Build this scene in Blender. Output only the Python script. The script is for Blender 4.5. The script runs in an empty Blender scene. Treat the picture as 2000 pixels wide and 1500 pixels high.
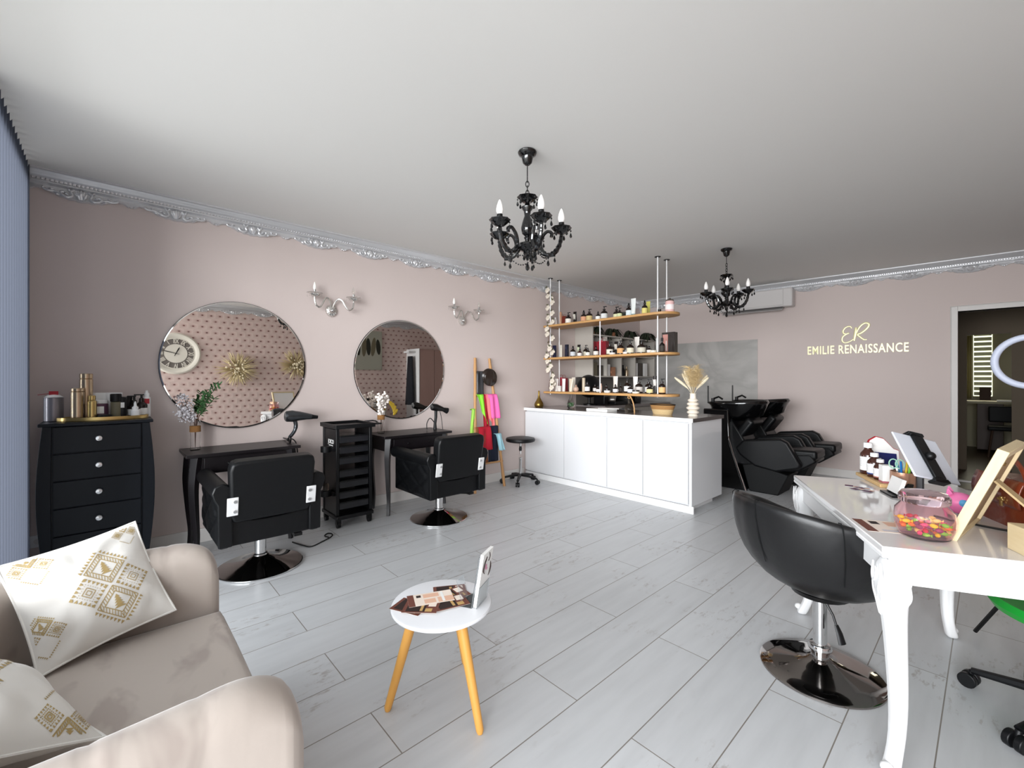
import bpy, math, random
from mathutils import Matrix, Vector
PI = math.pi
rnd = random.Random(7)
S = bpy.context.scene
COL = S.collection

# ---------------------------------------------------------------- camera
cam = bpy.data.cameras.new('camera'); cam.sensor_width = 36; cam.lens = 36*855/2000; cam.shift_y = -9/2000
cam.clip_start = 0.02; cam.clip_end = 60
co = bpy.data.objects.new('camera', cam); COL.objects.link(co)
co.location = (0, 0, 1.3); co.rotation_euler = (PI/2, 0, math.radians(47.57))
S.camera = co
# ---------------------------------------------------------------- view, world, daylight
S.view_settings.view_transform = 'Standard'; S.view_settings.look = 'None'
S.view_settings.gamma = 1; S.view_settings.exposure = 0.06
S.view_settings.use_curve_mapping = False
w = bpy.data.worlds.new('sky'); S.world = w; w.use_nodes = True
bg = w.node_tree.nodes['Background']; bg.inputs[0].default_value = (0.86, 0.93, 1.0, 1); bg.inputs[1].default_value = 1.75
def area(name, loc, rot, sx, sy, power, col=(1, 1, 1), spread=180):
    l = bpy.data.lights.new(name, 'AREA'); l.shape = 'RECTANGLE'; l.size = sx; l.size_y = sy
    l.energy = power; l.color = col; l.spread = math.radians(spread)
    o = bpy.data.objects.new(name, l); COL.objects.link(o); o.location = loc; o.rotation_euler = rot
    return o
# daylight entering through the glazed shop front (the wall behind the photographer)
area('shopfront_daylight', (2.6, -7.8, 2.3), (PI/2, 0, math.radians(15)), 12, 5.0, 3350, (0.95, 0.975, 1.0))
area('back_room_window_light', (-0.1, 11.85, 1.5), (-PI/2, 0, 0), 0.5, 1.1, 5, (1.0, 0.95, 0.75))

# ---------------------------------------------------------------- materials
def lin(h):
    if isinstance(h, str):
        h = h.lstrip('#'); c = [int(h[i:i+2], 16)/255 for i in (0, 2, 4)]
    else: c = h
    return tuple((x/12.92 if x <= 0.04045 else ((x+0.055)/1.055)**2.4) for x in c) + (1,)
MATS = {}
def mat(name, col='#808080', rough=0.5, metal=0.0, coat=0.0, trans=0.0, emit=None, es=0, alpha=1, sheen=0, bump=None, noise=None, ior=1.45, spec=0.5):
    if name in MATS: return MATS[name]
    m = bpy.data.materials.new(name); m.use_nodes = True; MATS[name] = m
    nt = m.node_tree; b = nt.nodes['Principled BSDF']; I = b.inputs
    I['Base Color'].default_value = lin(col); I['Roughness'].default_value = rough; I['Metallic'].default_value = metal
    I['Coat Weight'].default_value = coat; I['Coat Roughness'].default_value = 0.05
    I['Transmission Weight'].default_value = trans; I['IOR'].default_value = ior
    I['Specular IOR Level'].default_value = spec
    if sheen: I['Sheen Weight'].default_value = sheen; I['Sheen Roughness'].default_value = 0.35
    if emit: I['Emission Color'].default_value = lin(emit); I['Emission Strength'].default_value = es
    I['Alpha'].default_value = alpha
    if noise:      # (scale, second colour, amount[, stretch])
        tc = nt.nodes.new('ShaderNodeTexCoord'); mp = nt.nodes.new('ShaderNodeMapping'); n = nt.nodes.new('ShaderNodeTexNoise')
        mx = nt.nodes.new('ShaderNodeMix'); mx.data_type = 'RGBA'; r = nt.nodes.new('ShaderNodeMath'); r.operation = 'MULTIPLY'
        nt.links.new(tc.outputs['Object'], mp.inputs[0]); nt.links.new(mp.outputs[0], n.inputs['Vector'])
        if len(noise) > 3: mp.inputs['Scale'].default_value = noise[3]
        n.inputs['Scale'].default_value = noise[0]; n.inputs['Detail'].default_value = 5
        r.inputs[1].default_value = noise[2]; nt.links.new(n.outputs['Fac'], r.inputs[0])
        nt.links.new(r.outputs[0], mx.inputs[0]); mx.inputs[6].default_value = lin(col); mx.inputs[7].default_value = lin(noise[1])
        nt.links.new(mx.outputs[2], I['Base Color'])
    if bump:       # (scale, strength)
        tc = nt.nodes.new('ShaderNodeTexCoord'); n = nt.nodes.new('ShaderNodeTexNoise'); bp = nt.nodes.new('ShaderNodeBump')
        nt.links.new(tc.outputs['Object'], n.inputs['Vector']); n.inputs['Scale'].default_value = bump[0]; n.inputs['Detail'].default_value = 4
        bp.inputs['Strength'].default_value = bump[1]; bp.inputs['Distance'].default_value = 0.01
        nt.links.new(n.outputs['Fac'], bp.inputs['Height']); nt.links.new(bp.outputs[0], I['Normal'])
    return m
def floor_material():
    m = bpy.data.materials.new('white_oak_planks'); m.use_nodes = True; nt = m.node_tree; N = nt.nodes; L = nt.links.new
    b = N['Principled BSDF']
    tc = N.new('ShaderNodeTexCoord'); sp = N.new('ShaderNodeSeparateXYZ'); cb = N.new('ShaderNodeCombineXYZ')
    L(tc.outputs['Object'], sp.inputs[0])
    def mth(op, a, c):
        n = N.new('ShaderNodeMath'); n.operation = op
        for i, x in enumerate((a, c)):
            if x is None: continue
            if isinstance(x, (int, float)): n.inputs[i].default_value = x
            else: L(x, n.inputs[i])
        return n.outputs[0]
    ty = mth('SUBTRACT', mth('MULTIPLY', sp.outputs['X'], -1), 0.128)
    tx = mth('SUBTRACT', sp.outputs['Y'], 0.745)
    L(tx, cb.inputs[0]); L(mth('ADD', ty, 0.2505*20), cb.inputs[1])
    br = N.new('ShaderNodeTexBrick'); L(cb.outputs[0], br.inputs['Vector'])
    br.offset = 0.5; br.offset_frequency = 2; br.squash = 1
    I = br.inputs
    I['Scale'].default_value = 1; I['Mortar Size'].default_value = 0.0022; I['Mortar Smooth'].default_value = 0.1; I['Bias'].default_value = 0
    I['Brick Width'].default_value = 1.29; I['Row Height'].default_value = 0.2505
    I['Color1'].default_value = lin('#cfd1d3'); I['Color2'].default_value = lin('#c8cacc'); I['Mortar'].default_value = lin('#857f78')
    # soft wood streaks and little worn marks
    mp = N.new('ShaderNodeMapping'); mp.inputs['Scale'].default_value = (14, 1.6, 1); L(tc.outputs['Object'], mp.inputs[0])
    n1 = N.new('ShaderNodeTexNoise'); n1.inputs['Scale'].default_value = 1.5; n1.inputs['Detail'].default_value = 8; L(mp.outputs[0], n1.inputs['Vector'])
    r1 = N.new('ShaderNodeValToRGB'); r1.color_ramp.elements[0].position = 0.3; r1.color_ramp.elements[1].position = 0.62
    r1.color_ramp.elements[0].color = (0.92, 0.92, 0.92, 1); L(n1.outputs['Fac'], r1.inputs[0])
    mp2 = N.new('ShaderNodeMapping'); mp2.inputs['Scale'].default_value = (34, 11, 1); L(tc.outputs['Object'], mp2.inputs[0])
    n2 = N.new('ShaderNodeTexNoise'); n2.inputs['Scale'].default_value = 1.0; n2.inputs['Detail'].default_value = 6; n2.inputs['Roughness'].default_value = 0.7; L(mp2.outputs[0], n2.inputs['Vector'])
    n3 = N.new('ShaderNodeTexNoise'); n3.inputs['Scale'].default_value = 2.6; n3.inputs['Detail'].default_value = 1; L(tc.outputs['Object'], n3.inputs['Vector'])
    r2 = N.new('ShaderNodeValToRGB'); r2.color_ramp.elements[0].position = 0.37; r2.color_ramp.elements[1].position = 0.46
    r2.color_ramp.elements[0].color = (1, 1, 1, 1); r2.color_ramp.elements[1].color = (0, 0, 0, 1); L(n2.outputs['Fac'], r2.inputs[0])
    r3 = N.new('ShaderNodeValToRGB'); r3.color_ramp.elements[0].position = 0.52; r3.color_ramp.elements[1].position = 0.66; L(n3.outputs['Fac'], r3.inputs[0])
    k = mth('MULTIPLY', mth('MULTIPLY', r2.outputs[0], r3.outputs[0]), 0.75)
    mx = N.new('ShaderNodeMix'); mx.data_type = 'RGBA'; mx.blend_type = 'MULTIPLY'; mx.inputs[0].default_value = 1
    L(br.outputs['Color'], mx.inputs[6]); L(r1.outputs[0], mx.inputs[7])
    m2 = N.new('ShaderNodeMix'); m2.data_type = 'RGBA'; L(k, m2.inputs[0]); L(mx.outputs[2], m2.inputs[6]); m2.inputs[7].default_value = lin('#a09a96')
    L(m2.outputs[2], b.inputs['Base Color']); b.inputs['Roughness'].default_value = 0.34
    bp = N.new('ShaderNodeBump'); bp.inputs['Strength'].default_value = 0.4; bp.inputs['Distance'].default_value = 0.002; bp.invert = True
    L(br.outputs['Fac'], bp.inputs['Height']); L(bp.outputs[0], b.inputs['Normal'])
    return m
def wallpaper_material():
    m = bpy.data.materials.new('tufted_pink_wallpaper'); m.use_nodes = True; nt = m.node_tree; N = nt.nodes; L = nt.links.new
    b = N['Principled BSDF']; tc = N.new('ShaderNodeTexCoord'); sp = N.new('ShaderNodeSeparateXYZ'); L(tc.outputs['Object'], sp.inputs[0])
    def mth(op, a, c=None, d=None):
        n = N.new('ShaderNodeMath'); n.operation = op
        for i, x in enumerate((a, c, d)):
            if x is None: continue
            if isinstance(x, (int, float)): n.inputs[i].default_value = x
            else: L(x, n.inputs[i])
        return n.outputs[0]
    # staggered grid in Y / Z
    v = mth('DIVIDE', sp.outputs['Z'], 0.105); row = mth('FLOOR', v)
    off = mth('MULTIPLY', mth('MODULO', row, 2), 0.5)
    u = mth('ADD', mth('DIVIDE', sp.outputs['Y'], 0.135), off)
    fu = mth('SUBTRACT', mth('FRACT', u), 0.5); fv = mth('SUBTRACT', mth('FRACT', v), 0.5)
    d = mth('SQRT', mth('ADD', mth('POWER', mth('MULTIPLY', fu, 0.135), 2), mth('POWER', mth('MULTIPLY', fv, 0.16), 2)))
    r = N.new('ShaderNodeValToRGB'); r.color_ramp.elements[0].position = 0.013; r.color_ramp.elements[1].position = 0.021; L(d, r.inputs[0])
    r.color_ramp.elements[0].color = lin('#6e4440'); r.color_ramp.elements[1].color = lin('#c9ada6')
    e = r.color_ramp.elements.new(0.055); e.color = lin('#d8c2ba')
    L(r.outputs[0], b.inputs['Base Color']); b.inputs['Roughness'].default_value = 0.6
    bp = N.new('ShaderNodeBump'); bp.inputs['Strength'].default_value = 0.6; bp.inputs['Distance'].default_value = 0.1; L(d, bp.inputs['Height']); L(bp.outputs[0], b.inputs['Normal'])
    return m
def marble_material():
    m = mat('grey_marble_tile', '#9f9c98', 0.3); nt = m.node_tree; N = nt.nodes; L = nt.links.new
    tc = N.new('ShaderNodeTexCoord'); n = N.new('ShaderNodeTexNoise'); n.inputs['Scale'].default_value = 1.6; n.inputs['Detail'].default_value = 9; n.inputs['Distortion'].default_value = 0.9
    L(tc.outputs['Object'], n.inputs['Vector'])
    r = N.new('ShaderNodeValToRGB'); E_ = r.color_ramp.elements
    E_[0].position = 0.0; E_[0].color = lin('#b3b0ac'); E_[1].position = 1; E_[1].color = lin('#b8b5b0')
    for p_, c_ in ((0.40, '#b4b1ad'), (0.5, '#a5a29e'), (0.60, '#b7b4b0')): e = E_.new(p_); e.color = lin(c_)
    L(n.outputs['Fac'], r.inputs[0]); L(r.outputs[0], N['Principled BSDF'].inputs['Base Color'])
    return m

# ---------------------------------------------------------------- mesh builder
class MB:
    def __init__(self): self.v = []; self.f = []; self.mi = []; self.k = 0; self.T = Matrix.Identity(4)
    def add(self, vs, fs):
        n = len(self.v); T = self.T
        self.v += [tuple(T @ Vector(p)) for p in vs]; self.f += [tuple(n+i for i in f) for f in fs]; self.mi += [self.k]*len(fs)
        return self
    def box(self, x0, x1, y0, y1, z0, z1):
        return self.add([(x0,y0,z0),(x1,y0,z0),(x1,y1,z0),(x0,y1,z0),(x0,y0,z1),(x1,y0,z1),(x1,y1,z1),(x0,y1,z1)],
            [(3,2,1,0),(4,5,6,7),(0,1,5,4),(1,2,6,5),(2,3,7,6),(3,0,4,7)])
    def cbox(self, c, s, R=None):
        T = self.T; self.T = T @ Matrix.Translation(c) @ (R.to_4x4() if R else Matrix.Identity(4))
        self.box(-s[0]/2, s[0]/2, -s[1]/2, s[1]/2, -s[2]/2, s[2]/2); self.T = T; return self
    def lathe(self, prof, c=(0,0), seg=24, caps=True, wob=None):
        vs = []; fs = []; n = len(prof)
        for r, z in prof:
            for i in range(seg):
                a = 2*PI*i/seg; rr = r*(wob(a, z) if wob else 1)
                vs.append((c[0]+rr*math.cos(a), c[1]+rr*math.sin(a), z))
        for j in range(n-1):
            for i in range(seg):
                k = (i+1) % seg; fs.append((j*seg+i, j*seg+k, (j+1)*seg+k, (j+1)*seg+i))
        if caps:
            if prof[0][0] > 1e-6: fs.append(tuple(reversed(range(seg))))
            if prof[-1][0] > 1e-6: fs.append(tuple((n-1)*seg+i for i in range(seg)))
        return self.add(vs, fs)
    def tube(self, pts, r, seg=8, closed=False, flat=1.0):
        pts = [Vector(p) for p in pts]; n = len(pts); rs = r if isinstance(r, (list, tuple)) else [r]*n
        vs = []; fs = []; up = None
        for i, p in enumerate(pts):
            a = pts[(i-1) % n] if (closed or i > 0) else p; b_ = pts[(i+1) % n] if (closed or i < n-1) else p
            t = (b_-a); t = t.normalized() if t.length > 1e-9 else Vector((0,0,1))
            if up is None: up = Vector((0,0,1)) if abs(t.z) < 0.9 else Vector((1,0,0))
            s = t.cross(up); s = s.normalized() if s.length > 1e-6 else t.orthogonal().normalized()
            up = s.cross(t).normalized()
            for k in range(seg):
                an = 2*PI*k/seg; vs.append(tuple(p + s*math.cos(an)*rs[i] + up*math.sin(an)*rs[i]*flat))
        m = n if closed else n-1
        for i in range(m):
            j = (i+1) % n
            for k in range(seg):
                l = (k+1) % seg; fs.append((i*seg+k, i*seg+l, j*seg+l, j*seg+k))
        if not closed: fs.append(tuple(reversed(range(seg)))); fs.append(tuple((n-1)*seg+k for k in range(seg)))
        return self.add(vs, fs)
    def cyl(self, p0, p1, r0, r1=None, seg=16): return self.tube([p0, p1], [r0, r0 if r1 is None else r1], seg)
    def ball(self, c, r, seg=16, rings=8, R=None):
        rx, ry, rz = (r, r, r) if isinstance(r, (int, float)) else r
        T = self.T; self.T = T @ Matrix.Translation(c) @ (R.to_4x4() if R else Matrix.Identity(4))
        vs = [(0,0,-rz)]; fs = []
        for j in range(1, rings):
            ph = -PI/2+PI*j/rings
            for i in range(seg):
                a = 2*PI*i/seg; vs.append((rx*math.cos(ph)*math.cos(a), ry*math.cos(ph)*math.sin(a), rz*math.sin(ph)))
        vs.append((0,0,rz)); e = len(vs)-1
        for i in range(seg):
            k = (i+1) % seg; fs.append((0, 1+k, 1+i)); fs.append((e, e-seg+i, e-seg+k))
            for j in range(rings-2): o = 1+j*seg; fs.append((o+i, o+k, o+seg+k, o+seg+i))
        self.add(vs, fs); self.T = T; return self
    def prism(self, poly, axis, a, b_):      # poly in the plane normal to axis, in cyclic order (x:(y,z) y:(x,z) z:(x,y))
        def pt(p, t): return {'x': (t, p[0], p[1]), 'y': (p[0], t, p[1]), 'z': (p[0], p[1], t)}[axis]
        n = len(poly)
        return self.add([pt(p, a) for p in poly]+[pt(p, b_) for p in poly],
            [tuple(reversed(range(n))), tuple(range(n, 2*n))]+[(i, (i+1) % n, n+(i+1) % n, n+i) for i in range(n)])
    def grid(self, fn, nu, nv, closeu=False, closev=False):
        vs = [fn(i/nu, j/nv) for j in range(nv+(0 if closev else 1)) for i in range(nu+(0 if closeu else 1))]
        w_ = nu+(0 if closeu else 1); h_ = nv+(0 if closev else 1); fs = []
        for j in range(nv):
            for i in range(nu):
                a = j*w_+i; b_ = j*w_+(i+1) % w_; c = ((j+1) % h_)*w_+(i+1) % w_; d = ((j+1) % h_)*w_+i; fs.append((a, b_, c, d))
        return self.add(vs, fs)
    def obj(self, name, m, parent=None, bevel=0, sub=0, solid=0, sharp=38, seg=2):
        me = bpy.data.meshes.new(name); me.from_pydata(self.v, [], self.f)
        ms = m if isinstance(m, (list, tuple)) else [m]
        for x in ms: me.materials.append(MATS[x] if isinstance(x, str) else x)
        if len(ms) > 1: me.polygons.foreach_set('material_index', self.mi)
        me.validate(); me.update()
        import bmesh
        bm = bmesh.new(); bm.from_mesh(me); bmesh.ops.recalc_face_normals(bm, faces=bm.faces); bm.to_mesh(me); bm.free()
        me.polygons.foreach_set('use_smooth', [True]*len(me.polygons)); me.set_sharp_from_angle(angle=math.radians(sharp))
        o = bpy.data.objects.new(name, me); COL.objects.link(o)
        if parent: o.parent = parent
        if solid: s = o.modifiers.new('s', 'SOLIDIFY'); s.thickness = solid; s.offset = 0
        if bevel:
            s = o.modifiers.new('b', 'BEVEL'); s.width = bevel; s.segments = seg; s.limit_method = 'ANGLE'; s.angle_limit = math.radians(35); s.harden_normals = False
        if sub: s = o.modifiers.new('u', 'SUBSURF'); s.levels = sub; s.render_levels = sub
        return o
def tag(o, label, cat, group=None, kind=None):
    if label: o['label'] = label
    if cat: o['category'] = cat
    if group: o['group'] = group
    if kind: o['kind'] = kind
    return o
def thing(name, label, cat, loc=(0,0,0), rz=0, group=None):
    o = bpy.data.objects.new(name, None); COL.objects.link(o); o.empty_display_size = 0.1
    o.location = loc; o.rotation_euler = (0, 0, rz); return tag(o, label, cat, group)
def struct(o, label=None): o['kind'] = 'structure'; (label and o.__setitem__('label', label)); return o
def dup(root, loc, rz, label, group=None, scale=None):
    def rec(o, par):
        c = o.copy(); COL.objects.link(c); c.parent = par
        for ch in list(o.children): rec(ch, c)
        return c
    r = rec(root, None); r.location = loc; r.rotation_euler = (0, 0, rz)
    if scale: r.scale = scale
    r['label'] = label
    if group: r['group'] = group
    return r
def bez(p, n=8):       # smooth path through points (Catmull-Rom)
    p = [Vector(q) for q in p]; out = []
    for i in range(len(p)-1):
        a = p[max(i-1, 0)]; b_ = p[i]; c = p[i+1]; d = p[min(i+2, len(p)-1)]
        for k in range(n):
            t = k/n; out.append(0.5*((2*b_)+(c-a)*t+(2*a-5*b_+4*c-d)*t*t+(3*b_-a-3*c+d)*t**3))
    out.append(p[-1]); return out
def text_mesh(mb, s, size, T, depth=0.002, bold=0.0, xs=1.0, align='CENTER', space=1.0):
    cu = bpy.data.curves.new('t', 'FONT'); cu.body = s; cu.size = size; cu.extrude = depth; cu.offset = bold; cu.align_x = align; cu.align_y = 'CENTER'; cu.space_character = space; cu.resolution_u = 3
    ob = bpy.data.objects.new('t', cu); COL.objects.link(ob); bpy.context.view_layer.update()
    me = bpy.data.meshes.new_from_object(ob.evaluated_get(bpy.context.evaluated_depsgraph_get()))
    o2 = mb.T; mb.T = o2 @ T @ Matrix.Diagonal((xs, 1, 1, 1))
    mb.add([tuple(v.co) for v in me.vertices], [tuple(p.vertices) for p in me.polygons]); mb.T = o2
    bpy.data.objects.remove(ob); bpy.data.curves.remove(cu); bpy.data.meshes.remove(me)
def rot(a, ax): return Matrix.Rotation(a, 3, ax)
def facing(origin, xdir, up=(0,0,1)):      # 4x4 whose local x = xdir, local y = up, local z = outward normal
    x = Vector(xdir).normalized(); y = Vector(up).normalized(); z = x.cross(y).normalized(); y = z.cross(x)
    return Matrix.Translation(origin) @ Matrix((x, y, z)).transposed().to_4x4()

H = 2.69; WX = -4.26; RX = 1.2; FY = -0.50
def back_y(x): return 7.01+0.063*(x-WX)
BA = math.atan(0.063)      # the rear wall runs slightly off square
mat('wall_pink', '#cdbfba', 0.75, bump=(220, 0.02))
mat('wall_white', '#dcdcdc', 0.7)
mat('ceiling_white', '#e9e8e5', 0.85, bump=(1.2, 0.05))
mat('trim_white', '#d8d4d0', 0.5)
mat('silver_paint', '#dadadc', 0.3, 0.5)
mat('black_metal', '#0b0b0c', 0.35, 0.2)
mat('black_gloss', '#070708', 0.12, 0.0, coat=0.6)
mat('black_plastic', '#0b0c0e', 0.42, spec=0.35)
mat('black_leather', '#090a0c', 0.42, bump=(160, 0.06), spec=0.32)
mat('black_fabric', '#0c0d0e', 0.6, spec=0.3)
mat('black_wood', '#141013', 0.36)
mat('dark_navy_wood', '#0b121a', 0.38, spec=0.3)
mat('chrome', '#d8d8d8', 0.06, 1.0)
mat('black_chrome', '#98928e', 0.06, 1.0)
mat('steel_white', '#e6e6e6', 0.3, 0.3)
mat('white_gloss', '#dadbdd', 0.16, coat=0.3)
mat('white_satin', '#e6e6e6', 0.42)
mat('white_paper', '#ecebe8', 0.7)
mat('gold', '#bfa56c', 0.28, 0.9)
mat('gold_dark', '#8a7038', 0.3, 0.9)
mat('champagne', '#bda98f', 0.25, 0.85)
mat('copper', '#c08a6c', 0.25, 0.85)
mat('glass', '#ffffff', 0.02, trans=1.0, ior=1.2)
mat('glass_smoke', '#8d8378', 0.05, trans=0.95, ior=1.2)
mat('glass_pink', '#fadfe3', 0.02, trans=0.97, ior=1.2)
mat('mirror', '#e6e2de', 0.01, 1.0)
mat('oak', '#c79a63', 0.45, noise=(3, '#a87a47', 0.6, (1, 12, 12)))
mat('pine', '#dccba6', 0.5, noise=(6, '#c4aa7c', 0.7, (2, 2, 16)))
mat('birch', '#e0a654', 0.4, noise=(4, '#cf9140', 0.6, (6, 6, 1)))
mat('bamboo', '#b98c5c', 0.5)
mat('amber_glass', '#3a1a10', 0.12, coat=0.4)
mat('brown_bottle', '#1d110d', 0.22)
mat('terracotta', '#a06b4a', 0.6)
# ================================================================ the room
X1 = 1.2
struct(MB().box(WX-0.1, X1+0.1, FY-0.8, 9.0, -0.08, 0).obj('floor', floor_material()), 'floor of pale whitewashed wide planks')
struct(MB().box(WX-0.1, X1+0.1, FY-0.1, 9.0, H, H+0.08).obj('ceiling', 'ceiling_white'), 'plain white plastered ceiling')
struct(MB().box(WX-0.1, WX, FY, 7.4, 0, H).obj('wall_left', 'wall_pink'), 'dusty pink wall with the round mirrors')
struct(MB().box(X1, X1+0.1, 1.5, 7.5, 0, H).obj('wall_right', wallpaper_material()), 'wall papered with pink tufted pattern')
b = MB(); b.box(X1, X1+0.1, FY, 1.5, 2.5, H); b.box(X1, X1+0.1, FY, -0.42, 0, 2.5); b.box(X1, X1+0.1, FY, 1.5, 0, 0.12)
wp2 = wallpaper_material()
b = MB(); b.box(X1, X1+0.1, FY, 1.5, 0, H); struct(b.obj('wall_side', wp2))
struct(MB().box(-12, 12, -12, FY-0.8, -0.10, -0.02).obj('ground', mat('pavement', '#bdbab4', 0.8)), 'pale pavement added outside the shop front to bounce daylight')  # unseen ground, added so daylight bounces up to the ceiling
# rear wall with the doorway
DX0, DX1, DZ = -0.26, 0.72, 2.09
b = MB()
def bwall(x0, x1, z0, z1, t=0.12):
    b.add([(x0, back_y(x0), z0), (x1, back_y(x1), z0), (x1, back_y(x1)+t, z0), (x0, back_y(x0)+t, z0),
           (x0, back_y(x0), z1), (x1, back_y(x1), z1), (x1, back_y(x1)+t, z1), (x0, back_y(x0)+t, z1)],
          [(3,2,1,0),(4,5,6,7),(0,1,5,4),(1,2,6,5),(2,3,7,6),(3,0,4,7)])
bwall(WX, DX0, 0, H); bwall(DX0, DX1, DZ, H); bwall(DX1, X1, 0, H)
struct(b.obj('wall_back', 'wall_pink'), 'dusty pink rear wall with gold lettering')
# front wall: sill, lintel, mullions and glass of the shop front
b = MB(); b.box(WX, X1, FY-0.06, FY, 0, 0.10); b.box(WX, X1, FY-0.06, FY, 2.58, H); b.box(WX, WX+0.12, FY-0.06, FY, 0.1, 2.58); b.box(X1-0.1, X1, FY-0.06, FY, 0.1, 2.58)
struct(b.obj('wall_front', 'wall_white'))
b = MB()
for x in (-2.9, -1.6, -0.2): b.box(x-0.025, x+0.025, FY-0.06, FY, 0.1, 2.58)
struct(b.obj('window_1', 'trim_white'))
# tile field on the rear wall, baseboards
b = MB(); x0, x1 = WX+0.001, -2.353
b.add([(x0, back_y(x0)-0.008, 0.0), (x1, back_y(x1)-0.008, 0), (x1, back_y(x1)+0.001, 0), (x0, back_y(x0)+0.001, 0),
       (x0, back_y(x0)-0.008, 1.90), (x1, back_y(x1)-0.008, 1.90), (x1, back_y(x1)+0.001, 1.90), (x0, back_y(x0)+0.001, 1.90)],
      [(3,2,1,0),(4,5,6,7),(0,1,5,4),(1,2,6,5),(2,3,7,6),(3,0,4,7)])
struct(b.obj('trim_1', marble_material()), 'grey marbled tile field on the rear wall')
struct(MB().box(WX, WX+0.014, FY+0.02, 4.1, 0, 0.11).obj('baseboard_left', 'trim_white', bevel=0.003), 'white painted baseboard')
b = MB(); b.T = Matrix.Translation((WX, 7.01, 0)) @ Matrix.Rotation(BA, 4, 'Z'); b.box(1.95, 3.92, -0.014, 0, 0, 0.10)
struct(b.obj('baseboard_back', 'trim_white'))
# doorway trim
b = MB(); b.T = Matrix.Translation((DX0, back_y(DX0), 0)) @ Matrix.Rotation(BA, 4, 'Z')
W = DX1-DX0
b.box(-0.055, 0.0, -0.018, 0.13, 0, DZ+0.055); b.box(W, W+0.055, -0.018, 0.13, 0, DZ+0.055); b.box(0, W, -0.018, 0.13, DZ, DZ+0.055)
b.box(-0.062, -0.055, -0.026, 0, 0, DZ+0.062); b.box(-0.062, W+0.062, -0.026, 0, DZ+0.055, DZ+0.062)
struct(b.obj('door_1', 'trim_white', bevel=0.003), 'white door casing around the open doorway')

# ---- rooms beyond the doorway
mat('hall_brown', '#5d5040', 0.7); mat('hall_floor', '#4b3a2c', 0.4); mat('room_wall', '#a69f86', 0.7)
b = MB(); b.box(-1.0, -0.95, 7.45, 9.0, 0, 2.45); b.box(1.5, 1.55, 7.45, 9.0, 0, 2.45)
b.box(-1.0, -0.233, 9.0, 9.08, 0, 2.45); b.box(0.19, 1.5, 9.0, 9.08, 0, 2.45); b.box(-0.233, 0.19, 9.0, 9.08, 1.93, 2.45)
struct(b.obj('wall_hall', 'hall_brown'))
struct(MB().box(-1.0, 1.55, 7.45, 9.0, 2.4, 2.45).obj('ceiling_hall', 'hall_brown'))
struct(MB().box(-1.0, 1.55, 7.42, 12.3, 0.0, 0.012).obj('floor_hall', 'hall_floor'))
b = MB(); b.box(-0.9, -0.85, 9.08, 12.2, 0, 2.5); b.box(1.6, 1.65, 9.08, 12.2, 0, 2.5)
b.box(-0.9, -0.23, 12.2, 12.26, 0, 2.5); b.box(0.02, 1.65, 12.2, 12.26, 0, 2.5); b.box(-0.23, 0.02, 12.2, 12.26, 0, 0.98); b.box(-0.23, 0.02, 12.2, 12.26, 2.25, 2.5)
b.box(-0.9, 1.65, 9.08, 12.26, 2.5, 2.55)
struct(b.obj('wall_room', 'room_wall'))
mat('window_glow', '#e6e6c8', 0.6, emit='#e9edcf', es=1.5)
struct(MB().box(-0.23, 0.02, 12.3, 12.31, 0.95, 2.3).obj('window_2', 'window_glow'), 'daylit window of the far room')
mat('blind_slat', '#cfcfb4', 0.5)
t = thing('venetian_blind', 'venetian blind on the window far beyond the doorway', 'blind', (-0.105, 12.17, 0.98))
b = MB()
for i in range(13): b.T = Matrix.Translation((0, 0, 0.05+i*0.094)) @ Matrix.Rotation(0.35, 4, 'X'); b.box(-0.115, 0.115, -0.002, 0.002, -0.034, 0.034)
b.obj('slat_panel', 'blind_slat', t); MB().box(-0.12, 0.12, -0.02, 0.02, 1.22, 1.26).obj('headrail', 'blind_slat', t)
mat('curtain_olive', '#a59a68', 0.8)
b = MB(); b.grid(lambda u, v: (-0.40+u*0.15, 12.13+0.015*math.sin(u*22), 0.93+v*1.25), 24, 1)
tag(b.obj('curtain', 'curtain_olive', solid=0.004), 'olive curtain hanging left of the far room window', 'curtain')
mat('desk_brown', '#3a2619', 0.5)
t = thing('writing_desk', 'pale topped dark desk standing under the far room window', 'desk', (0.05, 11.6, 0.012))
MB().box(-0.42, 0.62, -0.3, 0.3, 0.86, 0.9).obj('desk_top', 'room_wall', t)
MB().box(-0.22, 0.10, -0.25, 0.25, 0.05, 0.86).obj('drawer_unit', 'desk_brown', t, bevel=0.006)
for x in (-0.4, 0.6): MB().box(x-0.02, x+0.02, -0.28, 0.28, 0, 0.86).obj('side_panel', 'room_wall', t)
t = thing('swivel_chair', 'black chair standing in front of the far room desk', 'chair', (0.17, 10.9, 0.012))
b = MB(); b.cbox((0, 0, 0.48), (0.42, 0.42, 0.07)); b.obj('seat', 'black_fabric', t, bevel=0.02)
b = MB(); b.cbox((0, -0.2, 0.72), (0.40, 0.05, 0.26)); b.obj('backrest', 'black_fabric', t, bevel=0.02)
for sx in (-1, 1):
    for sy in (-1, 1): MB().cyl((sx*0.15, sy*0.15, 0.46), (sx*0.2, sy*0.2, 0), 0.014, seg=8).obj('leg', 'desk_brown', t)
b = MB(); b.cbox((0, 0, 0), (0.14, 0.012, 0.24), rot(-0.3, 'X')); tag(b.obj('photo_frame', 'desk_brown'), 'small picture frame leaning on the far room desk', 'picture frame').location = (-0.07, 11.55, 1.045)
b = MB(); b.cbox((0, 0, 0.012), (0.26, 0.18, 0.024)); tag(b.obj('paper_stack', 'white_paper'), 'stack of white papers on the far room desk', 'papers').location = (0.2, 11.5, 0.913)
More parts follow.
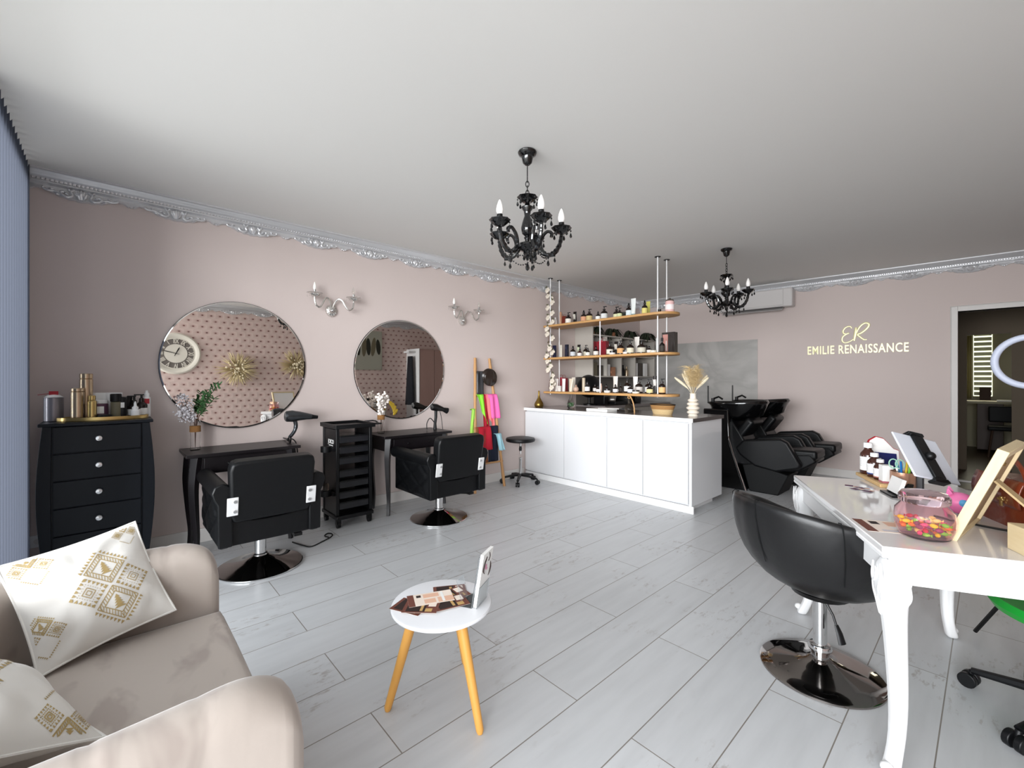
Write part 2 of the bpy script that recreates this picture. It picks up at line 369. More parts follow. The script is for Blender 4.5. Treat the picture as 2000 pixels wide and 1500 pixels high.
struct(MB().box(-0.95, 1.5, 7.9, 7.98, 0.012, 0.03).obj('trim_2', 'trim_white'))

# ---- silver cornices
def cornice(name, origin, dirv, inward, L, phase, label):
    """profile swept along dirv; inward = unit vector from wall into the room"""
    o = Vector(origin); d = Vector(dirv).normalized(); n = Vector(inward).normalized(); up = Vector((0, 0, 1))
    P_ = 0.52
    def pt(s, q, z): return tuple(o + d*s + n*q + up*(z-H))
    b = MB()
    prof = [(0.0, 0.0), (0.072, 0.0), (0.072, -0.012), (0.060, -0.018), (0.058, -0.026), (0.050, -0.032), (0.046, -0.040), (0.040, -0.048), (0.034, -0.052), (0.030, -0.058),
            (0.030, -0.070), (0.037, -0.074), (0.037, -0.082), (0.024, -0.088), (0.016, -0.094), (0.016, -0.1)]
    nseg = max(2, int(L/0.5))
    b.grid(lambda u, v: pt(u*L, prof[round(v*(len(prof)-1))][0], H+prof[round(v*(len(prof)-1))][1]), nseg, len(prof)-1)
    # rope of beads
    k = 0; s = 0.01
    while s < L:
        c = o+d*s+n*0.036+up*(-0.064); b.ball(c, (0.0075, 0.0075, 0.006), 6, 4); s += 0.021
    # scalloped lower plate
    def low(s):
        t = ((s-phase) % P_)/P_; t = min(t, 1-t)*2            # 0 at the shell, 1 mid-way
        return 0.118+0.048*max(0, 1-(t/0.62)**2)**0.6 + (0.018*max(0, 1-((t-0.93)/0.1)**2)) + 0.003*math.sin(t*34)
    ns = int(L/0.0125)
    b.grid(lambda u, v: pt(u*L, [0.016, 0.017, 0.022, 0.014, 0.0][round(v*4)], H-[0.096, low(u*L)-0.012, low(u*L)-0.004, low(u*L), low(u*L)][round(v*4)]), ns, 4)
    # shells and acanthus scrolls
    m = math.ceil((0-phase)/P_)
    s = phase+m*P_
    while s < L:
        for a in range(-2, 3):
            an = a*0.42; p0 = Vector(pt(s+0.004*a, 0.02, H-0.152)); p1 = Vector(pt(s+0.034*math.sin(an), 0.03, H-0.152+0.06*math.cos(an)))
            b.tube([p0, (p0+p1)/2+n*0.008, p1], [0.005, 0.011, 0.006], 6)
        for sg in (-1, 1):
            q = [(0.035, -0.094), (0.052, -0.112), (0.045, -0.135), (0.065, -0.150), (0.095, -0.140), (0.10, -0.122), (0.085, -0.118)]
            b.tube([pt(s+sg*x, 0.024, H+z) for x, z in [(a_.x, a_.y) for a_ in bez([(x, z, 0) for x, z in q], 3)]], 0.0085, 6)
            q = [(0.10, -0.138), (0.13, -0.125), (0.16, -0.128), (0.185, -0.118), (0.18, -0.108)]
            b.tube([pt(s+sg*x, 0.022, H+z) for x, z in [(a_.x, a_.y) for a_ in bez([(x, z, 0) for x, z in q], 3)]], 0.0075, 6)
            for x, z, a in ((0.075, -0.128, 0.6), (0.118, -0.142, 0.3), (0.145, -0.116, -0.5), (0.06, -0.1, 1.0)):
                c = Vector(pt(s+sg*x, 0.024, H+z)); e = d*(sg*math.cos(a)*0.014)+up*math.sin(a)*0.014
                b.tube([c-e, c+n*0.004, c+e], [0.003, 0.009, 0.003], 6)
        for x in (-0.016, 0, 0.016):
            if s+P_/2+x < L: b.ball(pt(s+P_/2+x, 0.018, H-0.13-(0.006 if x == 0 else 0)), (0.008, 0.008, 0.007), 6, 4)
        s += P_
    return struct(b.obj(name, 'silver_paint', sharp=50), label)
cornice('trim_3', (WX, FY, H), (0, 1, 0), (1, 0, 0), 7.5, -0.155-FY, 'ornate silver cornice along the mirror wall')
cornice('trim_4', (WX, 7.01, H), (1, 0.063, 0), (0.063, -1, 0), 5.46, -1.711-WX+0.0, 'ornate silver cornice along the rear wall')
cornice('trim_5', (X1, FY, H), (0, 1, 0), (-1, 0, 0), 7.8, 0.1, 'ornate silver cornice above the wallpaper')

# ---- vertical blinds by the shop front
mat('blind_fabric', '#484d5a', 0.7)
nt = MATS['blind_fabric'].node_tree; pb = nt.nodes['Principled BSDF']
tr = nt.nodes.new('ShaderNodeBsdfTranslucent'); tr.inputs[0].default_value = lin('#9aa3ba'); ms = nt.nodes.new('ShaderNodeMixShader'); ms.inputs[0].default_value = 0.07
nt.links.new(pb.outputs[0], ms.inputs[1]); nt.links.new(tr.outputs[0], ms.inputs[2]); nt.links.new(ms.outputs[0], nt.nodes['Material Output'].inputs[0])
t = thing('vertical_blind', 'grey-blue vertical blind hanging beside the shop front', 'blind', (0, 0, 0))
b = MB()
for i in range(15):
    cx_ = -4.2+i*0.082; a = math.radians(50)
    b = MB(); ca, sa = math.cos(a), math.sin(a)
    b.grid(lambda u, v: (cx_+(u-0.5)*0.089*ca-0.016*math.sin(PI*u)*sa, -0.425+(u-0.5)*0.089*sa+0.016*math.sin(PI*u)*ca, 0.03+v*2.655), 6, 1)
    b.obj('slat', 'blind_fabric', t)
MB().box(-4.25, 1.1, -0.445, -0.43, 2.672, 2.689).obj('headrail', 'white_satin', t)
# wall socket
t = thing('wall_socket', 'white wall socket low on the pink wall by the blind', 'wall socket', (WX, -0.36, 0.23))
MB().box(0, 0.012, -0.04, 0.04, -0.04, 0.04).obj('cover_plate', 'white_satin', t, bevel=0.004)
b = MB(); b.cyl((0.008, 0.0, 0), (0.014, 0.0, 0), 0.02, seg=16); b.obj('socket_insert', 'trim_white', t)
# ================================================================ along the mirror wall
# dark chest of drawers
t = thing('chest_of_drawers', 'dark navy chest of drawers with curved sides and crystal knobs by blind', 'chest of drawers', (-4.035, -0.06, 0))
W_, D_ = 0.255, 0.2
MB().box(-0.215, 0.215, -W_-0.012, W_+0.012, 1.012, 1.032).obj('cabinet_top', 'dark_navy_wood', t, bevel=0.004)
b = MB()
b.box(-D_+0.01, D_-0.014, -W_+0.035, W_-0.035, 0.12, 1.012); b.obj('body', 'dark_navy_wood', t)
def bulge(z): q = (z)/1.012; return 0.018*math.sin((q-0.18)*PI*1.25)*(1 if q > 0.18 else 1.2)
for sy in (-1, 1):
    b = MB(); n = 20; pts = []
    for i in range(n+1): z = 1.012*i/n; pts.append((sy*(W_-0.004+bulge(z)*1.4-0.012*max(0, (0.15-z)/0.15)), z))
    for i in range(n+1): z = 1.012*(1-i/n); pts.append((sy*(W_-0.045+(0.0 if z > 0.14 else 0.0)+bulge(z)*0.2), z))
    b.prism(pts, 'x', -D_, D_)
    b.obj('curved_side', 'dark_navy_wood', t, bevel=0.002)
for i in range(5):
    z1 = 1.008-i*0.168; z0 = z1-0.162
    dr = MB().box(D_-0.014, D_+0.002, -W_+0.05, W_-0.05, z0, z1).obj('drawer', 'dark_navy_wood', t, bevel=0.003)
    b = MB(); T0 = b.T; b.T = Matrix.Translation((D_, 0, (z0+z1)/2)) @ Matrix.Rotation(PI/2, 4, 'Y')
    b.lathe([(0.006, 0), (0.006, 0.012), (0.014, 0.016), (0.018, 0.022), (0.015, 0.03), (0.0, 0.032)], seg=10); b.obj('knob', mat('crystal', '#d9dbdd', 0.12, 0.6), dr, sharp=20)
MB().prism([(-W_+0.05, 0.12), (-W_+0.05, 0.165), (W_-0.05, 0.165), (W_-0.05, 0.12), (W_-0.12, 0.10), (0.0, 0.125), (-W_+0.12, 0.10)], 'x', D_-0.016, D_).obj('apron', 'dark_navy_wood', t)

# tray with hair products on the chest, y runs along the wall
ZT = 1.032
t = thing('gold_tray', 'oval gold rimmed tray on top of the dark chest of drawers', 'tray', (-3.99, -0.035, ZT))
MB().lathe([(0.0, 0.0), (0.98, 0.0), (1.0, 0.004), (1.0, 0.024)], seg=48, caps=False).obj('rim', 'gold', t, solid=0.004).scale = (0.105, 0.225, 1)
MB().lathe([(0, 0.003), (0.97, 0.003), (0.97, 0.006), (0, 0.006)], seg=48).obj('tray_base', 'black_gloss', t).scale = (0.105, 0.225, 1)
def bottle(name, x, y, z, parts, label, cat, group=None, rz=0):
    """parts: list of (part name, profile or callable, material)"""
    t = thing(name, label, cat, (x, y, z), rz, group); t.scale = (1.25, 1.38, 1.18)
    for pn, pr, m in parts:
        if callable(pr): b = MB(); pr(b); b.obj(pn, m, t)
        else: MB().lathe(pr, seg=18).obj(pn, m, t, sharp=30)
    return t
def cyl_p(r, h, z=0, e=0.003): return [(r-e, z), (r, z+e), (r, z+h-e), (r-e, z+h)]
ZI = ZT+0.006
GT = 'hair products on the gold tray'
bottle('spray_can', -3.97, -0.163, ZI, [('can', cyl_p(0.024, 0.155), 'champagne'), ('cap', cyl_p(0.0235, 0.02, 0.155), 'champagne')], 'short champagne coloured can at the tray front left', 'spray can', GT)
bottle('spray_can', -4.045, -0.125, ZI, [('can', cyl_p(0.0245, 0.225), 'champagne'), ('cap', cyl_p(0.024, 0.03, 0.225), 'champagne')], 'tallest champagne coloured can on the gold tray', 'spray can', GT)
bottle('spray_can', -3.94, -0.095, ZI, [('can', [(0.015, 0), (0.017, 0.003), (0.017, 0.10), (0.013, 0.106)], 'gold'), ('cap', cyl_p(0.013, 0.028, 0.106), 'gold')], 'slim golden spray can beside the short champagne can', 'spray can', GT)
def tubeshape(b, w=0.045, h=0.13, cap=True, z=0):
    b.grid(lambda u, v: (0.5*(w*0.62*(1-v)+0.004*v)*math.sin(u*2*PI), 0.5*(w*(0.8+0.3*v))*math.cos(u*2*PI), z+0.02+v*(h-0.02)), 14, 4, closeu=True)
bottle('product_tube', -4.10, -0.07, ZI, [('body', lambda b: tubeshape(b, 0.06, 0.145), 'white_satin'), ('cap', cyl_p(0.02, 0.022), 'white_satin')], 'wide white squeeze tube behind the slim golden can', 'tube', GT)
bottle('product_tube', -4.10, 0.01, ZI, [('body', lambda b: tubeshape(b, 0.06, 0.145), 'white_satin'), ('cap', cyl_p(0.02, 0.022), 'white_satin')], 'wide white squeeze tube behind the black topped spray', 'tube', GT)
mat('plum', '#5a3a4e', 0.5)
bottle('product_jar', -4.02, -0.055, ZI, [('body', cyl_p(0.028, 0.085), 'plum'), ('lid', cyl_p(0.0285, 0.02, 0.085), 'white_satin'), ('paper_label', lambda b: b.box(0.022, 0.030, -0.014, 0.012, 0.03, 0.07), 'white_paper')], 'plum coloured jar with pale lid on the gold tray', 'jar', GT)
mat('olive_pack', '#6b6551', 0.5)
bottle('spray_can', -3.975, 0.02, ZI, [('can', cyl_p(0.020, 0.095), 'olive_pack'), ('cap', cyl_p(0.022, 0.045, 0.095), 'black_plastic')], 'olive grey spray can with a big black cap', 'spray can', GT)
bottle('product_bottle', -3.985, 0.052, ZI, [('body', cyl_p(0.018, 0.12), 'black_plastic'), ('barcode_label', lambda b: b.box(0.014, 0.0185, -0.006, 0.008, 0.06, 0.09), 'white_paper')], 'plain black cylinder bottle beside the olive grey can', 'bottle', GT)
bottle('product_jar', -3.93, -0.035, ZI, [('jar_body', cyl_p(0.026, 0.014), 'white_satin'), ('lid', cyl_p(0.0275, 0.012, 0.014), 'black_plastic')], 'low white jar with black lid at the tray front', 'jar', GT)
bottle('product_tube', -4.05, 0.075, ZI, [('body', lambda b: tubeshape(b, 0.042, 0.12), 'black_plastic'), ('cap', cyl_p(0.015, 0.022), 'white_satin')], 'black squeeze tube standing behind the black cylinder bottle', 'tube', GT)
bottle('pump_bottle', -4.03, 0.115, ZI, [('body', [(0.024, 0), (0.026, 0.003), (0.026, 0.06), (0.012, 0.075), (0.010, 0.10)], 'brown_bottle'), ('paper_label', cyl_p(0.0266, 0.036, 0.012, 0.001), 'white_paper'), ('pump', lambda b: (b.cyl((0, 0, 0.1), (0, 0, 0.122), 0.005), b.cbox((0.0, -0.01, 0.123), (0.01, 0.035, 0.007))), 'black_plastic')], 'squat dark pump bottle with grey label on the tray right', 'bottle', GT)
bottle('pump_bottle', -4.05, 0.155, ZI, [('body', [(0.022, 0), (0.024, 0.003), (0.024, 0.07), (0.011, 0.088), (0.009, 0.11)], 'brown_bottle'), ('paper_label', cyl_p(0.0246, 0.04, 0.012, 0.001), 'white_paper'), ('pump', lambda b: (b.cyl((0, 0, 0.11), (0, 0, 0.128), 0.005), b.cbox((0.0, -0.01, 0.13), (0.01, 0.04, 0.007))), 'black_plastic')], 'tall dark pump bottle at the rear right of the tray', 'bottle', GT)
bottle('dropper_bottle', -3.945, 0.118, ZI, [('body', cyl_p(0.0175, 0.045), 'white_satin'), ('nozzle', [(0.012, 0.045), (0.013, 0.06), (0.006, 0.068), (0.005, 0.085), (0.002, 0.095)], 'white_satin')], 'small white nozzle bottle at the tray front right', 'bottle', GT)
mat('red_plastic', '#a51426', 0.4)
bottle('dropper_bottle', -4.09, 0.185, ZT, [('body', cyl_p(0.016, 0.12), 'white_satin'), ('nozzle', [(0.011, 0.12), (0.011, 0.14), (0.006, 0.148), (0.005, 0.16)], 'white_satin'), ('red_sticker', lambda b: b.box(0.012, 0.017, -0.010, 0.010, 0.08, 0.11), 'red_plastic')], 'white nozzle bottle with red sticker behind the tray right end', 'bottle', GT)
t = bottle('oil_spray_can', -4.05, -0.275, ZT, [('can', cyl_p(0.033, 0.13), mat('pale_can', '#8e8c92', 0.3, 0.5)), ('collar', [(0.033, 0.13), (0.02, 0.142), (0.008, 0.145)], 'white_satin'), ('red_nozzle', lambda b: (b.cbox((0, 0.0, 0.153), (0.018, 0.03, 0.02)), b.cyl((0, -0.01, 0.152), (0.01, -0.05, 0.144), 0.0016, seg=6)), 'red_plastic')], 'grey oil can with red nozzle at left end of the chest', 'spray can')

# round mirrors
for (y, z, lb) in ((0.783, 1.42, 'large round frameless wall mirror above the left black console'), (2.29, 1.405, 'large round frameless wall mirror above the right black console')):
    t = thing('round_mirror', lb, 'mirror', (WX+0.004, y, z), 0, 'round mirrors on the pink wall')
    b = MB(); b.T = Matrix.Rotation(PI/2, 4, 'Y'); b.lathe([(0, 0), (0.522, 0), (0.526, 0.003), (0.526, 0.014), (0, 0.014)], seg=96); b.obj('backing', 'black_plastic', t)
    b = MB(); b.T = Matrix.Rotation(PI/2, 4, 'Y'); b.lathe([(0, 0.0145), (0.521, 0.0145), (0.523, 0.016), (0.515, 0.0185), (0, 0.0185)], seg=96); b.obj('mirror_glass', 'mirror', t, sharp=2)

# console desks
def console(y, label):
    t = thing('console_table', label, 'console table', (-4.035, y, 0), 0, 'black consoles under the round mirrors')
    MB().box(-0.215, 0.215, -0.38, 0.38, 0.738, 0.762).obj('table_top', 'black_wood', t, bevel=0.003)
    MB().box(-0.18, 0.175, -0.33, 0.33, 0.61, 0.738).obj('apron', 'black_wood', t)
    d = MB().box(0.175, 0.182, -0.27, 0.27, 0.625, 0.725).obj('drawer', 'black_wood', t, bevel=0.002)
    for y2 in (-0.12, 0.12): b = MB(); b.ball((0.192, y2, 0.675), 0.009, 8, 6); b.obj('knob', 'black_metal', d)
    for sx in (-1, 1):
        for sy in (-1, 1):
            b = MB(); pts = [(sx*0.165, sy*0.312, 0.735), (sx*0.172, sy*0.325, 0.62), (sx*0.178, sy*0.332, 0.5), (sx*0.170, sy*0.322, 0.3), (sx*0.160, sy*0.312, 0.14), (sx*0.165, sy*0.318, 0.0)]
            pp = bez(pts, 4); n = len(pp)
            b.tube(pp, [0.042-0.022*min(1, i/(n-1)*1.2) for i in range(n)], 4); b.obj('leg', 'black_wood', t, bevel=0.002)
    return t
console(0.765, 'black console table behind the left styling chair')
console(2.26, 'black console table behind the right styling chair')

# styling chairs: local +x = width along the wall, local +y = the way the sitter faces
def tuft(u, v, nu, nv): # diamond quilting height
    a = abs(((u*nu+v*nv) % 1)-0.5)*2; c = abs(((u*nu-v*nv) % 1)-0.5)*2
    return (1-a**6)*(1-c**6)
def styling_chair(loc, rz, label):
    t = thing('styling_chair', label, 'chair', loc, rz, 'black salon styling chairs')
    # pedestal
    MB().lathe([(0, 0.004), (0.262, 0.0), (0.268, 0.004), (0.268, 0.010), (0.262, 0.014)], seg=64).obj('base_ring', 'chrome', t)
    MB().lathe([(0.262, 0.014), (0.2, 0.024), (0.12, 0.044), (0.06, 0.07), (0.048, 0.082), (0.0, 0.082)], seg=64, caps=False).obj('base_disc', 'black_chrome', t, sharp=60)
    MB().lathe([(0.046, 0.08), (0.046, 0.092), (0.036, 0.096), (0.036, 0.25)], seg=32).obj('gas_column', 'chrome', t)
    MB().box(-0.12, 0.12, -0.12, 0.12, 0.245, 0.285).obj('mounting_plate', 'black_metal', t)
    b = MB(); b.tube([(0.05, 0.0, 0.235), (0.12, -0.1, 0.23), (0.16, -0.24, 0.25)], 0.008, 8); b.cbox((0.165, -0.26, 0.255), (0.05, 0.05, 0.02)); b.obj('foot_lever', 'black_metal', t)
    # seat box and cushion
    MB().box(-0.235, 0.235, -0.24, 0.29, 0.285, 0.42).obj('seat_frame', 'black_leather', t, bevel=0.012)
    MB().box(-0.23, 0.23, -0.20, 0.31, 0.42, 0.50).obj('seat_cushion', 'black_leather', t, bevel=0.03, seg=4)
    # rear valance with a hollow upper edge
    b = MB(); pts = [(-0.235, 0.275)]+[(x/10*0.235, 0.44-0.03*(1-(x/10)**2)) for x in range(-10, 11)]+[(0.235, 0.275)]
    b.prism(pts, 'y', -0.30, -0.235); b.obj('rear_valance', 'black_leather', t, bevel=0.006)
    # arms
    for s in (-1, 1):
        b = MB()
        x0 = s*0.235
        b.box(min(x0, x0+s*0.055), max(x0, x0+s*0.055), -0.31, 0.31, 0.27, 0.60)
        a = b.obj('armrest', 'black_leather', t, bevel=0.012)
        b = MB()
        def side(u, v): return (s*(0.292+0.016*tuft(u, v, 2.0, 1.6)*min(1, 10*min(u, 1-u, v, 1-v)+0.05)), -0.295+u*0.59, 0.285+v*0.30)
        b.grid(side, 44, 24); b.obj('quilted_panel', 'black_leather', a, sharp=80)
        b = MB(); 
        b.prism([(s*(0.275+0.052*math.cos(q)), 0.615+0.052*math.sin(q)) for q in [i*PI/12 for i in range(24)]], 'y', -0.315, 0.33)
        b.obj('arm_roll', 'black_leather', a, bevel=0.008)
        b = MB(); b.prism([(s*0.222, 0.28), (s*0.222, 0.60), (s*0.235, 0.65), (s*0.27, 0.672), (s*0.315, 0.655), (s*0.330, 0.615), (s*0.318, 0.575), (s*0.300, 0.54), (s*0.296, 0.28)], 'y', -0.328, -0.300)
        b.obj('end_panel', 'black_leather', a, bevel=0.008)
    # back
    b = MB(); T = Matrix.Translation((0, -0.255, 0.43)) @ Matrix.Rotation(math.radians(9), 4, 'X'); b.T = T
    b.prism([(-0.215, 0.0), (-0.232, 0.04), (-0.245, 0.33), (-0.235, 0.375), (-0.20, 0.385), (0.20, 0.385), (0.235, 0.375), (0.245, 0.33), (0.232, 0.04), (0.215, 0.0)], 'y', -0.075, 0.02)
    b.obj('backrest', 'black_leather', t, bevel=0.016, seg=3)
    for s in (-1, 1):
        b = MB(); b.T = T; b.box(s*0.226-0.03, s*0.226+0.03, -0.082, -0.074, 0.055, 0.17)
        p_ = b.obj('hinge_plate', 'steel_white', t, bevel=0.003)
        for z in (0.082, 0.145): b = MB(); b.T = T; b.cyl((s*0.214, -0.089, z), (s*0.214, -0.08, z), 0.010, seg=10); b.obj('bolt', 'chrome', p_)
    return t
c1 = styling_chair((-3.44, 0.765, 0), PI/2, 'black leather styling chair nearest the dark chest of drawers')
dup(c1, (-3.50, 2.27, 0), PI/2, 'black leather styling chair between the trolley and the bamboo ladder')
# flex cable on the floor by chair one
mat('cable', '#0c0c0c', 0.5)
b = MB(); b.tube(bez([(-3.75, 1.06, 0.006), (-3.62, 1.10, 0.006), (-3.55, 1.14, 0.006), (-3.6, 1.24, 0.006), (-3.66, 1.33, 0.006), (-3.72, 1.36, 0.006), (-3.76, 1.34, 0.006), (-3.72, 1.30, 0.006), (-3.66, 1.31, 0.007)], 6), 0.005, 6)
tag(b.obj('power_cable', 'cable'), 'black cable looped on the floor beside the left styling chair', 'cable')

# rolling trolley
t = thing('salon_trolley', 'black rolling salon trolley with drawers between the two consoles', 'trolley', (-3.99, 1.60, 0))
MB().box(-0.185, 0.185, -0.17, 0.17, 0.075, 0.11).obj('base_shelf', 'black_plastic', t, bevel=0.01)
for sx in (-1, 1):
    for sy in (-1, 1):
        c = MB(); c.cyl((sx*0.145, sy*0.14-0.013, 0.03), (sx*0.145, sy*0.14+0.013, 0.03), 0.03, seg=14); c.box(sx*0.145-0.016, sx*0.145+0.016, sy*0.14-0.02, sy*0.14+0.02, 0.035, 0.08)
        c.obj('caster', 'black_plastic', t)
b = MB()
for sy in (-1, 1): b.box(-0.16, 0.15, sy*0.15-0.008, sy*0.15+0.008, 0.11, 0.86); b.box(0.13, 0.16, sy*0.15-0.014, sy*0.15+0.014, 0.11, 0.87); b.box(-0.17, -0.14, sy*0.15-0.014, sy*0.15+0.014, 0.11, 0.87)
b.obj('side_frame', 'black_plastic', t, bevel=0.004)
dm = mat('smoky_plastic', '#1b1c20', 0.22)
for i in range(7):
    z = 0.155+i*0.094+(0.02 if i > 3 else 0)
    d = MB().box(-0.13, 0.152, -0.135, 0.135, z, z+0.062).obj('drawer', dm, t, bevel=0.006)
    MB().box(0.150, 0.162, -0.13, 0.13, z+0.055, z+0.066).obj('drawer_lip', 'black_plastic', d, bevel=0.003)
b = MB(); b.box(-0.195, 0.195, -0.18, 0.18, 0.868, 0.882); b.box(-0.195, 0.195, -0.18, -0.165, 0.88, 0.905); b.box(-0.195, 0.195, 0.165, 0.18, 0.88, 0.905); b.box(-0.195, -0.18, -0.17, 0.17, 0.88, 0.905); b.box(0.18, 0.195, -0.17, 0.17, 0.88, 0.905)
b.box(0.10, 0.17, 0.18, 0.255, 0.885, 0.897); b.tube([(0.10, 0.25, 0.89), (0.05, 0.25, 0.905), (-0.02, 0.25, 0.905), (-0.05, 0.18, 0.90)], 0.008, 6)
b.obj('top_tray', 'black_plastic', t, bevel=0.004)
for z, mm in ((0.66, 'black_plastic'), (0.27, 'black_plastic')):
    b = MB(); b.lathe([(0.03, z), (0.045, z), (0.045, z+0.05), (0.030, z+0.05)], c=(0.03, -0.205), seg=16); b.box(0.0, 0.12, -0.18, -0.15, z+0.01, z+0.04); b.obj('side_holder', mm, t)
b = MB(); text_mesh(b, 'JOICO', 0.052, facing((0.02, -0.1585, 0.745), (1, 0, 0)), 0.0008, 0.001, 0.9)
b.obj('lettering', 'white_paper', t)
b = MB(); text_mesh(b, 'THE JOI OF HEALTHY HAIR', 0.013, facing((0.02, -0.1585, 0.712), (1, 0, 0)), 0.0006, 0, 0.6); b.obj('small_lettering', 'white_paper', t)
# white comb jar standing in the lower holder
b = MB(); b.lathe([(0.024, 0), (0.026, 0.002), (0.026, 0.055), (0.02, 0.06), (0.0, 0.06)], seg=14)
tag(b.obj('small_bottle', 'glass_smoke'), 'small pale cup standing in the trolley lower side holder', 'cup').location = (-3.96, 1.395, 0.321)

# hair dryers
gm = mat('gunmetal', '#4c4f52', 0.22, 0.8)
t = thing('hair_dryer', 'silver grey hair dryer hanging over the left console end', 'hair dryer', (-4.04, 1.17, 0.975))
b = MB(); R_ = lambda p: p
b.tube([(0, -0.085, 0.01), (0, -0.075, 0.01), (0, -0.03, 0.01), (0, 0.03, 0.008), (0, 0.09, 0.002), (0, 0.125, -0.003)], [0.036, 0.046, 0.050, 0.040, 0.029, 0.024], 18); b.obj('barrel', gm, t)
b = MB(); b.tube([(0, 0.12, -0.003), (0, 0.145, -0.006), (0, 0.18, -0.01)], [0.024, 0.019, 0.015], 14); b.obj('nozzle', 'black_plastic', t)
b = MB(); b.tube(bez([(0, -0.01, -0.02), (0, -0.0, -0.07), (0, -0.012, -0.12), (0, -0.05, -0.17)], 5), [0.017]*8+[0.015]*8, 12); b.obj('handle', gm, t)
b = MB(); b.tube(bez([(0, -0.05, -0.17), (0, -0.07, -0.185), (0, -0.055, -0.2), (0, -0.03, -0.185), (0, -0.0, -0.22), (0.01, 0.01, -0.30), (0.01, 0.01, -0.42)], 6), 0.005, 6); b.obj('power_cord', 'cable', t)
b = MB(); b.tube([(-0.2, -0.045, -0.195), (-0.02, -0.045, -0.195), (0.0, -0.06, -0.18)], 0.006, 6); b.tube([(0.03*math.cos(i*PI/6), -0.048, -0.185+0.028*math.sin(i*PI/6)) for i in range(12)], 0.006, 6, closed=True); b.obj('wall_holder', 'black_metal', t)
t = thing('hair_dryer', 'black hair dryer standing in its holder on right console', 'hair dryer', (-4.04, 2.60, 0.985))
b = MB(); b.tube([(0, -0.075, 0.02), (0, -0.065, 0.02), (0, -0.02, 0.012), (0, 0.03, 0.0), (0, 0.07, -0.012)], [0.03, 0.037, 0.040, 0.030, 0.024], 18); b.obj('barrel', 'black_plastic', t)
b = MB(); b.tube([(0, 0.07, -0.012), (0, 0.10, -0.022), (0, 0.125, -0.03)], [0.022, 0.028, 0.034], 14); b.obj('diffuser_nozzle', 'black_plastic', t)
b = MB(); b.tube([(0, -0.02, -0.01), (0, -0.02, -0.09), (0, -0.03, -0.16), (0, -0.03, -0.222)], [0.017, 0.016, 0.015, 0.02], 12); b.obj('handle', 'black_plastic', t)
b = MB(); b.tube(bez([(0, -0.03, -0.16), (0, -0.09, -0.10), (0, -0.13, -0.15), (0, -0.13, -0.215)], 6), 0.0045, 6); b.tube(bez([(0, 0.03, -0.03), (0, 0.05, -0.10), (0.01, 0.06, -0.22), (0.01, 0.07, -0.26)], 6), 0.0035, 6); b.obj('power_cord', 'cable', t)

# vases with dried stems on the consoles
mat('leaf_green', '#4d7a4a', 0.6); mat('dried_white', '#dcd8dc', 0.8); mat('cotton', '#eee6df', 0.9); mat('stem', '#5a3a2c', 0.7); mat('jute', '#8a6238', 0.9); mat('gold_leaf', '#b29531', 0.45, 0.5)
def glass_vase(t, h=0.23, r=0.033):
    MB().lathe([(0.0, 0.0), (r, 0.0), (r, h), (r-0.003, h), (r-0.003, 0.008), (0, 0.008)], seg=24).obj('glass_body', 'glass', t)
    MB().lathe([(r+0.001, h*0.60), (r+0.003, h*0.60), (r+0.003, h*0.80), (r+0.001, h*0.80)], seg=24).obj('jute_band', 'jute', t)
t = thing('glass_vase', 'jute tied glass vase of green and grey sprigs', 'vase', (-4.10, 0.47, 0.762)); glass_vase(t)
r = random.Random(3)
b = MB(); g = MB(); wv = MB()
for i in range(13):
    gr = i < 6
    dy = (0.03+0.16*r.random()) if gr else (-0.03-0.12*r.random()); top = 0.34+0.16*r.random() if gr else 0.27+0.16*r.random(); dx = r.uniform(-0.07, 0.10)
    P_ = bez([(0, 0, 0.02), (dx*0.15, dy*0.1, 0.22), (dx*0.6, dy*0.55, top*0.8), (dx, dy, top)], 5); b.tube(P_, 0.0018, 5)
    for q in P_[9:]:
        for _ in range(3 if gr else 5):
            o = Vector((r.uniform(-1, 1), r.uniform(-1, 1), r.uniform(-0.5, 1)))*(0.022 if gr else 0.03)
            if gr:
                dvec = o.normalized(); RR = dvec.to_track_quat('X', 'Z').to_matrix(); g.ball(q+o*0.8, (0.021, 0.009, 0.002), 6, 4, RR)
            else: wv.ball(q+o, r.uniform(0.004, 0.009), 5, 4)
b.obj('stems', 'stem', t); g.obj('green_leaves', 'leaf_green', t); wv.obj('grey_blossoms', 'dried_white', t)
t = thing('glass_vase', 'jute tied glass vase with cotton sprigs and gold leaf', 'vase', (-4.10, 1.98, 0.762)); glass_vase(t)
b = MB(); g = MB(); wv = MB()
for i in range(7):
    dy = r.uniform(-0.06, 0.07); dx = r.uniform(-0.06, 0.06); top = 0.33+0.12*r.random()
    P_ = bez([(0, 0, 0.02), (dx*0.2, dy*0.2, 0.2), (dx, dy, top)], 6); b.tube(P_, 0.0018, 5)
    for q in P_[6:]:
        for _ in range(2): o = Vector((r.uniform(-1, 1), r.uniform(-1, 1), r.uniform(-0.5, 1)))*0.02; wv.ball(q+o, r.uniform(0.009, 0.016), 6, 4)
P_ = bez([(0, 0, 0.02), (0.0, 0.05, 0.2), (0.0, 0.12, 0.3)], 6); b.tube(P_, 0.002, 5)
for k in range(5): 
    an = k*0.5-0.9; g.ball((0.0, 0.13+0.03*math.sin(an), 0.27+0.03*math.cos(an)-0.02*k), (0.004, 0.016, 0.04), 8, 6, rot(-an*0.6, 'X'))
b.obj('stems', 'stem', t); g.obj('gold_leaves', 'gold_leaf', t); wv.obj('cotton_blossoms', 'cotton', t)

